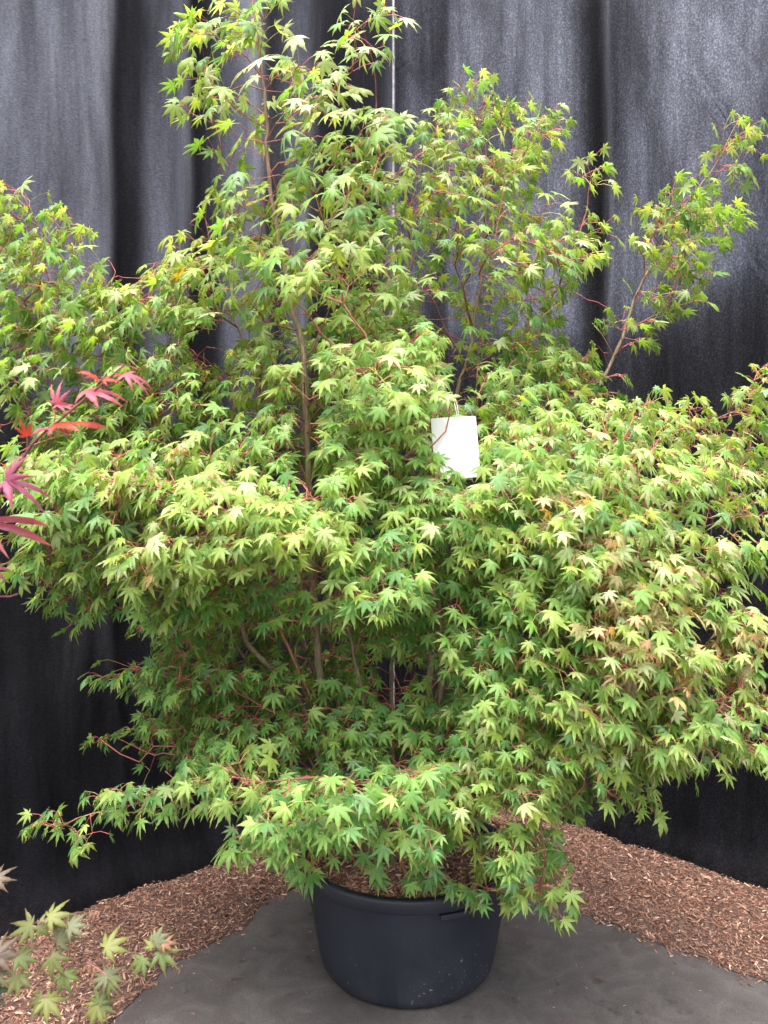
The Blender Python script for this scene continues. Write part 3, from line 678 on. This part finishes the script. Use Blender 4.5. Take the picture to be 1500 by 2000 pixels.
# openings through which stems and the card show: (px, py, radius, nearer than)
CLEAR = [(258, 470, 44, 9), (245, 525, 22, 9), (300, 500, 20, 9), (335, 400, 30, 9), (410, 690, 26, 9), (440, 640, 16, 9), (860, 620, 20, 9), (1150, 600, 26, 9), (1130, 660, 18, 9), (700, 1725, 16, 9), (770, 1715, 14, 9), (880, 1700, 16, 9),
         (600, 760, 20, 2.42), (600, 800, 22, 2.42), (602, 870, 20, 2.42), (604, 920, 18, 2.42), (606, 960, 16, 2.42), (590, 690, 20, 2.42), (580, 640, 18, 2.42), (523, 260, 20, 2.42), (522, 300, 20, 2.42), (525, 340, 18, 2.42), (516, 205, 14, 2.42),
         (622, 1255, 24, 2.47), (626, 1300, 24, 2.47), (602, 1285, 18, 2.5), (490, 1262, 20, 2.5), (515, 1290, 14, 2.5), (552, 1255, 18, 2.45), (570, 1295, 14, 2.45), (766, 1325, 20, 3.5), (766, 1365, 18, 3.5), (700, 1290, 20, 2.7), (820, 1310, 18, 2.6), (860, 1360, 14, 2.6), (614, 1130, 14, 2.45),
         (905, 730, 18, 2.7), (893, 765, 16, 2.7), (930, 600, 12, 2.7), (1195, 710, 18, 2.8), (1210, 675, 14, 2.8), (1228, 610, 12, 2.8), (600, 1490, 14, 2.5), (780, 1475, 12, 2.5),
         (890, 835, 34, 2.16), (900, 875, 34, 2.16), (905, 905, 12, 2.16), (910, 825, 24, 2.16), (868, 850, 14, 2.16),
         (240, 1265, 46, 2.6), (300, 1500, 36, 2.6), (220, 1390, 30, 2.6), (1130, 620, 20, 3), (1180, 560, 24, 3)]

att = []
def dens(px, py):
    if py < 470 and 300 < px < 780:
        return .9
    if py < 650:
        return 1.3
    if py > 1480 and px < 870:
        return 1.12
    return 1.8
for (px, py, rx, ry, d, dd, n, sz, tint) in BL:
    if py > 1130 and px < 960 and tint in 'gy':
        tint = 'n'          # deeper green low on the plant: shade put into the leaf colour
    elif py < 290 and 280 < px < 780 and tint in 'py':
        tint = 'w'          # sky sheen and overexposure at the top, painted into the leaf colour
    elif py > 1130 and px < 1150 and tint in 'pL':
        tint = 'g'  # low pale sprays turned greener too, shade put into the colour
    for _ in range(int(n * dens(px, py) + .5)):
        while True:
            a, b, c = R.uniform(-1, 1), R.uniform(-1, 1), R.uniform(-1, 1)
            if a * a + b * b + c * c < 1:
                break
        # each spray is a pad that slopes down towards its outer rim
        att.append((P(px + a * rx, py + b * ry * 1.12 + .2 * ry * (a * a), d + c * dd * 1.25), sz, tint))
A = np.array([a[0] for a in att])
D0 = np.array([np.min(np.linalg.norm(NP[:n_stem_nodes] - a, axis=1)) for a in A])
order = np.argsort(D0)
axis = np.array([PC[0], PC[1]])
tips = []
for ai in order:
    a = A[ai]
    v = a - NP[:nn]
    dist = np.linalg.norm(v, axis=1)
    fwd = np.einsum('ij,ij->i', v, ND[:nn]) / np.maximum(dist, 1e-6)
    dz = v[:, 2] / np.maximum(dist, 1e-6)
    cost = dist * (1.25 - .35 * fwd - .12 * dz) + .035 * (np.arange(nn) >= n_stem_nodes)
    k = int(np.argmin(cost))
    L = dist[k]
    prev = k
    if L > .02:
        m = max(1, int(L / .05))
        d0 = unit(ND[k] * .8 + unit(v[k]) * .9)
        ctrl = NP[k] + d0 * L * .5 + np.array([0, 0, .06 * L])
        for t in np.linspace(0, 1, m + 1)[1:]:
            p = (1 - t) ** 2 * NP[k] + 2 * t * (1 - t) * ctrl + t * t * a + (N.normal(0, .003, 3) if t < 1 else 0)
            NP[nn] = p; NPar[nn] = prev; NStem[nn] = NStem[k]
            ND[nn] = unit(p - NP[prev]); prev = nn; nn += 1
    tips.append((prev, ai))
# pipe-model radii for everything that grew off the stems
W = np.zeros(nn)
for t, _ in tips:
    W[t] += 1
kids = [[] for _ in range(nn)]
for k in range(nn - 1, -1, -1):
    if NPar[k] >= 0:
        W[NPar[k]] += W[k]
for k in range(n_stem_nodes, nn):
    kids[NPar[k]].append(k)
for k in range(n_stem_nodes, nn):
    NR[k] = min(.00105 * max(W[k], 1) ** .42, .0055)
twigs = Bag(); n_branch = 0
for k0 in range(nn):
    ch = [c for c in kids[k0]]
    for c in ch:
        cont = (k0 >= n_stem_nodes) and W[c] == max(W[x] for x in ch) and c == max(ch, key=lambda x: W[x])
        if cont:
            continue                                # it is drawn as the continuation of its parent's chain
        chain = [k0, c]; cur = c
        while kids[cur]:
            cur = max(kids[cur], key=lambda x: W[x]); chain.append(cur)
        pts = NP[chain].copy(); rr = NR[chain].copy(); rr[0] = rr[1]
        r_len = len(chain)
        thick = rr[1] > .0024 and r_len >= 5 and k0 < n_stem_nodes
        f = np.clip(rr / .0045, 0, 1)[:, None]
        colr = TWIG * (1 - f) + np.array((.24, .13, .075)) * f
        sides = 6 if thick else 4
        V, T = tube(pts, rr, sides)
        cc = np.vstack([np.repeat(colr, sides, 0), colr[-1:]]) * R.uniform(.75, 1.2)
        if thick and n_branch < 240:
            obj("branch", mesh_np("branch", V - TL, T, col=cc, mats=[M_BARK]), stem_objs[NStem[k0]]); n_branch += 1
        else:
            twigs.add(V - TL, T, cc)

# ------------------------------------------------------------------ maple leaves
def leaf_template(seed, lobes, droop, fold, sinus=.205):
    g = random.Random(seed)
    lob = sorted(lobes, key=lambda q: -q[0])             # counter-clockwise from the left-hand side
    V = [(0, 0)]; T = []; mid = [1.0]; tipw = [0.0]
    def addv(x, y, m=0.0, t=0.0):
        V.append((x, y)); mid.append(m); tipw.append(t); return len(V) - 1
    angs = [q[0] for q in lob]
    sin_idx = []
    for i in range(len(lob) + 1):
        if i == 0:
            a = angs[0] + 26; r = .11
        elif i == len(lob):
            a = angs[-1] - 26; r = .11
        else:
            a = (angs[i - 1] + angs[i]) / 2 + g.uniform(-2, 2); r = sinus * min(1, .35 + .65 * min(lob[i - 1][1], lob[i][1])) * g.uniform(.9, 1.1)
        a = math.radians(a)
        sin_idx.append(addv(-math.sin(a) * r, math.cos(a) * r))
    for i, (a, L, w) in enumerate(lob):
        a = math.radians(a + g.uniform(-5, 5)); L *= g.uniform(.92, 1.06); w *= g.uniform(.9, 1.12)
        ux, uy = -math.sin(a), math.cos(a); vx, vy = -uy, ux           # v points to the left of the lobe
        def pt(t, s, m=0.0, tw=0.0):
            return addv(ux * L * t + vx * w * s, uy * L * t + vy * w * s, m, tw)
        Mi = pt(.5, 0, 1.0); Ni = pt(.75, 0, .8, .3); tip = pt(1.0, g.uniform(-.15, .15), .3, 1.0)
        sl, sr = sin_idx[i], sin_idx[i + 1]
        for side, s in ((1, sl), (-1, sr)):
            A1 = pt(.40, side * 1.0); A2 = pt(.50, side * .74); B1 = pt(.58, side * .80, 0, .15); B2 = pt(.72, side * .36, 0, .45)
            tr = [(0, s, Mi), (s, A1, Mi), (A1, A2, Mi), (Mi, A2, Ni), (A2, B1, Ni), (B1, B2, Ni), (B2, tip, Ni)]
            T += [t if side == -1 else (t[0], t[2], t[1]) for t in tr]
    V = np.array(V); mid = np.array(mid); tipw = np.array(tipw)
    r = np.hypot(V[:, 0], V[:, 1])
    th = np.arctan2(V[:, 0], V[:, 1])
    z = -droop * r ** 2 * (1 + .35 * np.sin(th * 2.3 + g.uniform(0, 6))) + fold * (mid - .4) * np.clip(r, .2, 1) * .12
    z += .05 * np.sin(th * 3 + g.uniform(0, 6)) * r
    V3 = np.stack([V[:, 0], V[:, 1], z], -1)
    V3[:, :2] *= (1 - .18 * droop * r ** 2)[:, None]
    # make all triangles face +z
    T = np.array(T)
    a, b, c = V[T[:, 0]], V[T[:, 1]], V[T[:, 2]]
    cr2 = (b[:, 0] - a[:, 0]) * (c[:, 1] - a[:, 1]) - (b[:, 1] - a[:, 1]) * (c[:, 0] - a[:, 0])
    T[cr2 < 0] = T[cr2 < 0][:, [0, 2, 1]]
    return V3, T, mid, tipw
LOBES7 = [(0, 1.08, .122), (37, 1.0, .118), (-37, 1.0, .118), (75, .76, .096), (-75, .76, .096), (118, .38, .055), (-118, .38, .055)]
LOBES5 = [(0, 1.0, .15), (40, .9, .145), (-40, .9, .145), (84, .58, .105), (-84, .58, .105)]
GREEN_T = [leaf_template(100 + i, LOBES7 if i % 4 else LOBES5, (R.uniform(.04, .34) if i % 6 else R.uniform(.5, .9)), (R.uniform(.4, 1.5) if i % 7 else 3.2)) for i in range(16)]

LC = {  # leaf surface colours; cream carries painted sky sheen
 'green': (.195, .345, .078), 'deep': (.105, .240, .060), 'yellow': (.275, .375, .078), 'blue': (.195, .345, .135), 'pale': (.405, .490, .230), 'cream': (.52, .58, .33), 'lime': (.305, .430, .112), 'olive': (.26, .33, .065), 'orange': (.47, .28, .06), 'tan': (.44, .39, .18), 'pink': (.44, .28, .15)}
MIXES = {
 'p': [('green', .24), ('blue', .13), ('pale', .20), ('yellow', .18), ('lime', .25)],
 'y': [('yellow', .26), ('green', .24), ('olive', .05), ('blue', .09), ('pale', .16), ('lime', .20)],
 'o': [('yellow', .38), ('olive', .24), ('orange', .02), ('green', .2), ('pale', .18)],
 'b': [('blue', .25), ('green', .35), ('pale', .2), ('yellow', .1), ('lime', .1)],
 'g': [('green', .48), ('deep', .10), ('yellow', .14), ('blue', .05), ('lime', .2), ('pale', .03)],
 's': [('tan', .26), ('pink', .20), ('orange', .09), ('pale', .25), ('lime', .12), ('yellow', .08)],
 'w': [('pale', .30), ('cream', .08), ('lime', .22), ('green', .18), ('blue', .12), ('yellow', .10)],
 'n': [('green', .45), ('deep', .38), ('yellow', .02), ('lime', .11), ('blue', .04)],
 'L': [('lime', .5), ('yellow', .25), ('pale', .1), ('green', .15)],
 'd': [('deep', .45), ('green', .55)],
 't': [('pale', .22), ('green', .28), ('lime', .27), ('tan', .12), ('orange', .025), ('pink', .05), ('yellow', .045)]}

def leaf_frame(t, n):
    y = unit(t); z = unit(n - y * np.dot(n, y)); x = np.cross(y, z)
    return np.stack([x, y, z], 1)
def leaf_colour(base, mid, tipw, g, tipcol=(.46, .25, .16), tipk=.4):
    c = np.array(base)[None] * (1 + .20 * (mid[:, None] - .45))
    k = (tipw * tipk)[:, None]
    return np.clip(c * (1 - k) + np.array(tipcol)[None] * k, 0, 1)

leaves = []       # base, frame, size, template, colour name, brightness
stalks = Bag()
def make_stalk(p, q, bend, bag, colr, r=.0009):
    mid_ = (p + q) / 2 + bend
    V, T = tube(np.array([p, mid_, q]), np.array([r * 1.15, r, r]), 3, False)
    bag.add(V, T, colr)
clear = np.array(CLEAR, float)
for tip, ai in tips:
    p = NP[tip]; _, sz, tint = att[ai]
    td = ND[tip]
    out = np.array([p[0] - axis[0], p[1] - axis[1] - .12, 0.0])
    out = unit(out + N.normal(0, .15, 3) * np.array([1, 1, 0]))
    n = R.choice([2, 3, 3, 3]) if tint != 'd' else 3
    a0 = R.uniform(0, 2 * math.pi)
    hz = np.cross(td, [0, 0, 1.0]); hz = unit(hz) if np.linalg.norm(hz) > .1 else np.array([1.0, 0, 0])
    for k in range(n):
        side = (1, -1, 0, .6)[k]
        q = unit(td * R.uniform(.25, .8) + hz * side * R.uniform(.6, 1.2) + out * .35 + np.array([0, 0, R.uniform(-.35, .6)]))
        Lp = R.uniform(.026, .066) * (.7 + .4 * sz) * (1.25 if p[2] > 2.1 else 1)
        start = p if k < 2 or True else p
        base = start + q * Lp + np.array([0, 0, -.004])
        sp = 750 + F * base[0] / base[1], 1000 - F * (base[2] - EYE) / base[1]
        # nothing hangs in the openings (tested a little below the leaf base, where the blade is)
        dcl = np.hypot(clear[:, 0] - sp[0], clear[:, 1] - sp[1] - 14)
        if np.any((dcl < clear[:, 2] + 14) & (base[1] < clear[:, 3])):
            continue
        if base[2] < .42 and np.hypot(base[0] - PC[0], base[1] - PC[1]) < .34:
            continue
        lat = unit(q * np.array([1, 1, 0]))
        t = unit(out * R.uniform(.15, .6) + lat * R.uniform(.1, .55) + np.array([R.gauss(0, .26), R.gauss(0, .26), -R.uniform(.15, 1.0)]))
        nrm = unit(out * R.uniform(.35, .9) + np.array([R.gauss(0, .36), R.gauss(0, .36), R.uniform(.35, 1.0)]))
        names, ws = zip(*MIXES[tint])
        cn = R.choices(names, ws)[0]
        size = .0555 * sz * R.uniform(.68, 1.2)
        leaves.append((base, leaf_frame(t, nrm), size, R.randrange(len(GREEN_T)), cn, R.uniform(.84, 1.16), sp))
        make_stalk(start - TL, base - TL, np.array([0, 0, .006]), stalks, (PETIOLE if p[2] < 2.0 else np.array((.66, .11, .16))) * R.uniform(.6, 1.1) if R.random() < .6 else np.array((.45, .36, .12)))

# the three hundred leaves that show largest become objects of their own
sx = np.array([l[6][0] for l in leaves]); sy = np.array([l[6][1] for l in leaves]); sd_ = np.array([l[0][1] for l in leaves]); ss = np.array([l[2] for l in leaves]) / sd_ * F
score = np.zeros(len(leaves))
for i in range(len(leaves)):
    if not (10 < sx[i] < 1490 and 10 < sy[i] < 1780):
        continue
    cover = np.sum((np.hypot(sx - sx[i], sy - sy[i]) < .75 * ss[i]) & (sd_ < sd_[i] - .01))
    facing = abs(leaves[i][1][1, 2])
    score[i] = ss[i] * (.5 + facing) / (1 + cover) ** .8
big = set(np.argsort(-score)[:296].tolist())
leaf_mesh = {}
foliage = Bag()
for i, (base, fr, size, ti, cn, br, sp) in enumerate(leaves):
    V3, T, mid, tipw = GREEN_T[ti]
    if i in big:
        key = (ti, cn)
        if key not in leaf_mesh:
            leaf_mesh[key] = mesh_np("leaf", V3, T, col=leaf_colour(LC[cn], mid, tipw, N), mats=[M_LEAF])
        o = obj("leaf", leaf_mesh[key], tree)
        from mathutils import Matrix
        m4 = Matrix([[*(fr[r] * size), (base - TL)[r]] for r in range(3)] + [[0, 0, 0, 1]])
        o.matrix_local = m4
    else:
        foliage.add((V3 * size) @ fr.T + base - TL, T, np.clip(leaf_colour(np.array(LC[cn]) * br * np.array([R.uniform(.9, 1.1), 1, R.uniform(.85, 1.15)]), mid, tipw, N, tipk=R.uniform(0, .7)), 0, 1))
obj("foliage", foliage.mesh("foliage", M_LEAF), tree, kind='stuff')
obj("leaf_stalks", stalks.mesh("leaf_stalks", M_BARK), tree, kind='stuff')
obj("twigs", twigs.mesh("twigs", M_BARK), tree, kind='stuff')

# ------------------------------------------------------------------ the white card tied into the tree
cc = P(890, 874, 2.15)
card = thing("plant_card", "blank white plant card tied among the leaves at the middle of the maple", "card", tuple(cc))
w, h, th_ = .0635, .0865, .0012
cv, cf = [], []
def rr_outline(w, h, r, n=5):
    pts = []
    for cx, cy, a0 in ((w - r, h - r, 0), (-w + r, h - r, 90), (-w + r, -h + r, 180), (w - r, -h + r, 270)):
        for k in range(n):
            a = math.radians(a0 + 90 * k / (n - 1)); pts.append((cx + r * math.cos(a), cy + r * math.sin(a)))
    return pts
ol = rr_outline(w, h, .005); n_ = len(ol)
for s in (-1, 1):
    for (x_, z_) in ol:
        cv.append((x_, s * th_ / 2, z_))
cf.append(tuple(range(n_))); cf.append(tuple(range(2 * n_ - 1, n_ - 1, -1)))
cf += [(a, a + n_, (a + 1) % n_ + n_, (a + 1) % n_) for a in range(n_)]
co = obj("card_sheet", mesh_np("card_sheet", cv, faces=cf, mats=[M_CARD], smooth=False), card)
co.rotation_euler = (math.radians(-7), math.radians(-3.5), math.radians(4))
v_, t_ = tube([(0.004, -.002, h - .006), (.001, -.006, h + .012), (-.003, -.002, h + .035), (0, .006, h + .05), (.005, .006, h + .03), (.007, .002, h + .01), (.006, .003, h - .006)], .0011, 5)
obj("string", mesh_np("string", v_, t_, mats=[M_STRING]), card)

# ------------------------------------------------------------------ red maple reaching in from the left
def small_plant(name, label, cat, foot, stem_paths, leafspec, mat, mixcol, lobes, stem_col, stalk_col, sizes, wf, droop):
    # wf narrows or widens the lobes
    root = thing(name, label, cat, tuple(foot))
    o0 = np.array(foot)
    for path, r0, r1 in stem_paths:
        pth = resample(path, .03)
        V, T = tube(pth, np.linspace(r0, r1, len(pth)), 7)
        obj("stem", mesh_np("stem", V - o0, T, col=np.broadcast_to(np.array(stem_col), (len(V), 3)) * N.uniform(.8, 1.2, (len(V), 1)), mats=[M_BARK]), root)
    tpl = [leaf_template(300 + i, [(a, l, w * wf) for a, l, w in lobes], R.uniform(*droop), 1.2, .26) for i in range(5)]
    for k, (base, tdir, ndir, s, cn, node) in enumerate(leafspec):
        fr = leaf_frame(np.array(tdir, float), np.array(ndir, float))
        V3, T, mid, tipw = tpl[k % 5]
        o = obj("leaf", mesh_np("leaf", V3, T, col=leaf_colour(mixcol[cn], mid, tipw, N, mixcol['tip'], .75), mats=[mat]), root)
        from mathutils import Matrix
        o.matrix_local = Matrix([[*(fr[r] * s), (base - o0)[r]] for r in range(3)] + [[0, 0, 0, 1]])
        bag = Bag()
        make_stalk(np.array(node) - o0, base - o0, np.array([0, 0, .004]), bag, stalk_col, .0010)
        obj("leaf_stalk", bag.mesh("leaf_stalk", M_BARK), root)
    return root

d = 1.28
foot = np.array([-.93, 1.22, 0.0])
RM = {'pink': (.47, .13, .19), 'red': (.42, .065, .035), 'mag': (.33, .085, .165), 'dark': (.16, .022, .036), 'tip': (.38, .09, .09)}
main = [foot, foot + np.array([.03, .01, .5]), foot + np.array([.08, .03, 1.1]), P(-150, 1110, 1.25), P(-40, 1010, 1.27), P(0, 962, d), P(40, 905, d), P(62, 868, d), P(105, 830, d), P(165, 780, d), P(215, 737, d), P(243, 712, d)]
side1 = [P(-150, 1110, 1.25), P(-95, 1060, 1.26), P(-50, 1020, 1.27)]
side2 = [foot + np.array([.08, .03, 1.1]), foot + np.array([.10, .03, 1.5]), P(-90, 560, 1.27), P(-40, 500, 1.27)]
side3 = [P(-150, 1110, 1.25), P(-70, 1130, 1.25), P(0, 1165, 1.26), P(35, 1160, 1.26)]
spec = [
 (P(111, 789, d), (.1, -.35, .95), (.0, -.9, .45), .040, 'pink', P(105, 832, d)),
 (P(111, 791, d), (.98, -.1, -.02), (.05, -.3, .95), .036, 'pink', P(105, 832, d)),
 (P(53, 851, d), (-.15, -.5, .9), (0, -.9, .5), .034, 'red', P(53, 885, d)),
 (P(168, 762, d), (.95, -.25, -.1), (.2, -.45, .85), .074, 'pink', P(170, 777, d)),
 (P(200, 742, d), (.75, .2, .5), (-.3, -.6, .7), .038, 'red', P(207, 743, d)),
 (P(244, 730, d), (.9, -.2, -.25), (.3, -.5, .8), .052, 'pink', P(240, 715, d)),
 (P(190, 738, d), (-.55, -.5, .35), (.1, -.5, .85), .034, 'red', P(207, 743, d)),
 (P(112, 828, d), (.97, -.1, .06), (.05, -.25, .97), .086, 'red', P(103, 832, d)),
 (P(98, 838, d), (.4, -.85, .08), (.1, -.35, .93), .055, 'mag', P(103, 832, d)),
 (P(12, 935, d), (.55, -.3, .75), (-.3, -.8, .5), .060, 'mag', P(20, 936, d)),
 (P(10, 940, d), (.92, -.3, -.18), (.1, -.5, .85), .078, 'mag', P(18, 938, d)),
 (P(-52, 1016, d), (.99, -.05, -.03), (.05, -.22, .97), .132, 'dark', P(-48, 1021, d)),
 (P(-42, 478, 1.27), (.98, -.1, -.05), (.05, -.4, .9), .046, 'dark', P(-40, 500, 1.27)),
 (P(-20, 1108, 1.25), (.9, -.1, -.5), (.2, -.7, .7), .040, 'mag', P(-70, 1130, 1.25)),
]
small_plant("red_maple_sapling", "red leaved maple sapling reaching in at the left edge with a bare dark stem", "sapling", foot,
            [(main, .0075, .0017), (side1, .003, .0014), (side2, .003, .0011), (side3, .0018, .001)], spec, M_REDLEAF, RM, LOBES5, (.16, .035, .045), (.38, .06, .07), 1, .66, (.2, .5))

# ------------------------------------------------------------------ pale bronze-tipped maple at the bottom left
foot2 = np.array([-1.02, 1.42, 0.0])
BM = {'g': (.135, .150, .042), 'y': (.185, .205, .050), 'n': (.115, .155, .040), 'b': (.13, .095, .065), 'o': (.25, .12, .065), 'd': (.04, .085, .035), 'm': (.13, .14, .065), 'tip': (.21, .13, .09)}
d2 = 1.5
mainb = [foot2, foot2 + np.array([.05, .02, .25]), P(-180, 2010, 1.46), P(-60, 1985, 1.48), P(20, 1962, d2), P(85, 1950, d2)]
b1 = [foot2 + np.array([.05, .02, .25]), P(-190, 1930, 1.46), P(-60, 1880, 1.48), P(30, 1850, d2), P(90, 1800, d2)]
b2 = [P(-60, 1985, 1.48), P(60, 1920, d2), P(170, 1880, 1.52), P(250, 1870, 1.53), P(300, 1845, 1.54)]
b3 = [P(-60, 1880, 1.48), P(-10, 1790, 1.5), P(-12, 1722, 1.5)]
b4 = [P(20, 1962, d2), P(110, 1985, d2), P(190, 1965, 1.5)]
def L2(px, py, tx, ty, s, c, node, dd=1.5, up=.62):
    """leaf with its base at the pixel and its tip heading along (tx, ty) as seen; blades lie flat and face up"""
    t = np.array([tx, -.5 * ty + .0, -.62 * ty])
    n = np.array([R.gauss(0, .15), -.65 + R.gauss(0, .1), up + R.gauss(0, .1)])
    return (P(px, py, dd), t, n, s, c, node)
A_, B_, C_, D_ = P(90, 1800, d2), P(85, 1950, d2), P(290, 1850, 1.54), P(190, 1965, 1.5)
spec2 = [
 L2(95, 1790, .9, -.35, .054, 'y', A_), L2(62, 1806, -.8, .5, .056, 'g', A_), L2(75, 1808, .85, .1, .045, 'g', A_), L2(135, 1808, .9, -.1, .048, 'm', A_),
 L2(112, 1836, .5, -.5, .056, 'm', A_), L2(100, 1868, .65, .75, .055, 'g', P(60, 1855, d2)), L2(35, 1868, .8, .2, .050, 'n', P(40, 1845, d2)), L2(125, 1900, .4, .9, .050, 'n', P(110, 1880, d2)),
 L2(34, 1905, .25, .95, .052, 'g', P(30, 1900, d2)), L2(-12, 1900, .7, .6, .050, 'm', P(0, 1880, d2)), L2(205, 1850, .75, -.6, .058, 'y', P(190, 1878, 1.52)), L2(90, 1950, .5, .5, .058, 'y', B_), L2(82, 1948, -.4, .85, .05, 'g', B_),
 L2(205, 1908, .9, .2, .050, 'm', P(170, 1880, 1.52)), L2(208, 1906, -.8, .35, .044, 'm', P(170, 1880, 1.52)), L2(212, 1908, .15, .9, .045, 'g', P(170, 1880, 1.52)), L2(192, 1958, .1, -.9, .045, 'n', D_), L2(190, 1962, -.2, .9, .052, 'y', D_), L2(195, 1962, .8, .4, .045, 'g', D_),
 L2(298, 1850, -.2, -.7, .034, 'y', C_), L2(280, 1872, -.3, .8, .045, 'n', C_), L2(312, 1858, .8, .7, .054, 'n', C_), L2(318, 1842, .95, -.1, .036, 'o', C_), L2(302, 1838, .7, -.5, .042, 'm', C_),
 L2(-14, 1716, .95, -.05, .052, 'b', P(-12, 1726, 1.5)), L2(-16, 1720, .6, .8, .036, 'b', P(-12, 1726, 1.5)), L2(-14, 1862, .95, .05, .068, 'b', P(-20, 1860, 1.49)), L2(-18, 1866, .6, .8, .05, 'b', P(-20, 1860, 1.49)), L2(-16, 1935, .7, .6, .05, 'd', P(-10, 1965, 1.5)),
 L2(60, 1835, .85, -.5, .055, 'b', A_), L2(30, 1812, -.9, .2, .05, 'b', A_),
]
small_plant("bronze_maple_sapling", "pale green maple sapling with bronze leaf tips low in front of the bark", "sapling", foot2,
            [(mainb, .005, .0012), (b1, .003, .0011), (b2, .002, .001), (b3, .002, .001), (b4, .0016, .001)], [(b_, t_, n_, s_ * .88, c_, q_) for b_, t_, n_, s_, c_, q_ in spec2[:-2]], M_LEAF, BM, LOBES7, (.10, .05, .045), (.25, .10, .08), 1, 1.12, (.1, .35))
open("/tmp/stat.txt","w").write(str((len(leaves),nn,n_branch,sum(len(t) for t in foliage.T))))
print("leaves", len(leaves), "nodes", nn, "branches", n_branch, "foliage tris", sum(len(t) for t in foliage.T))
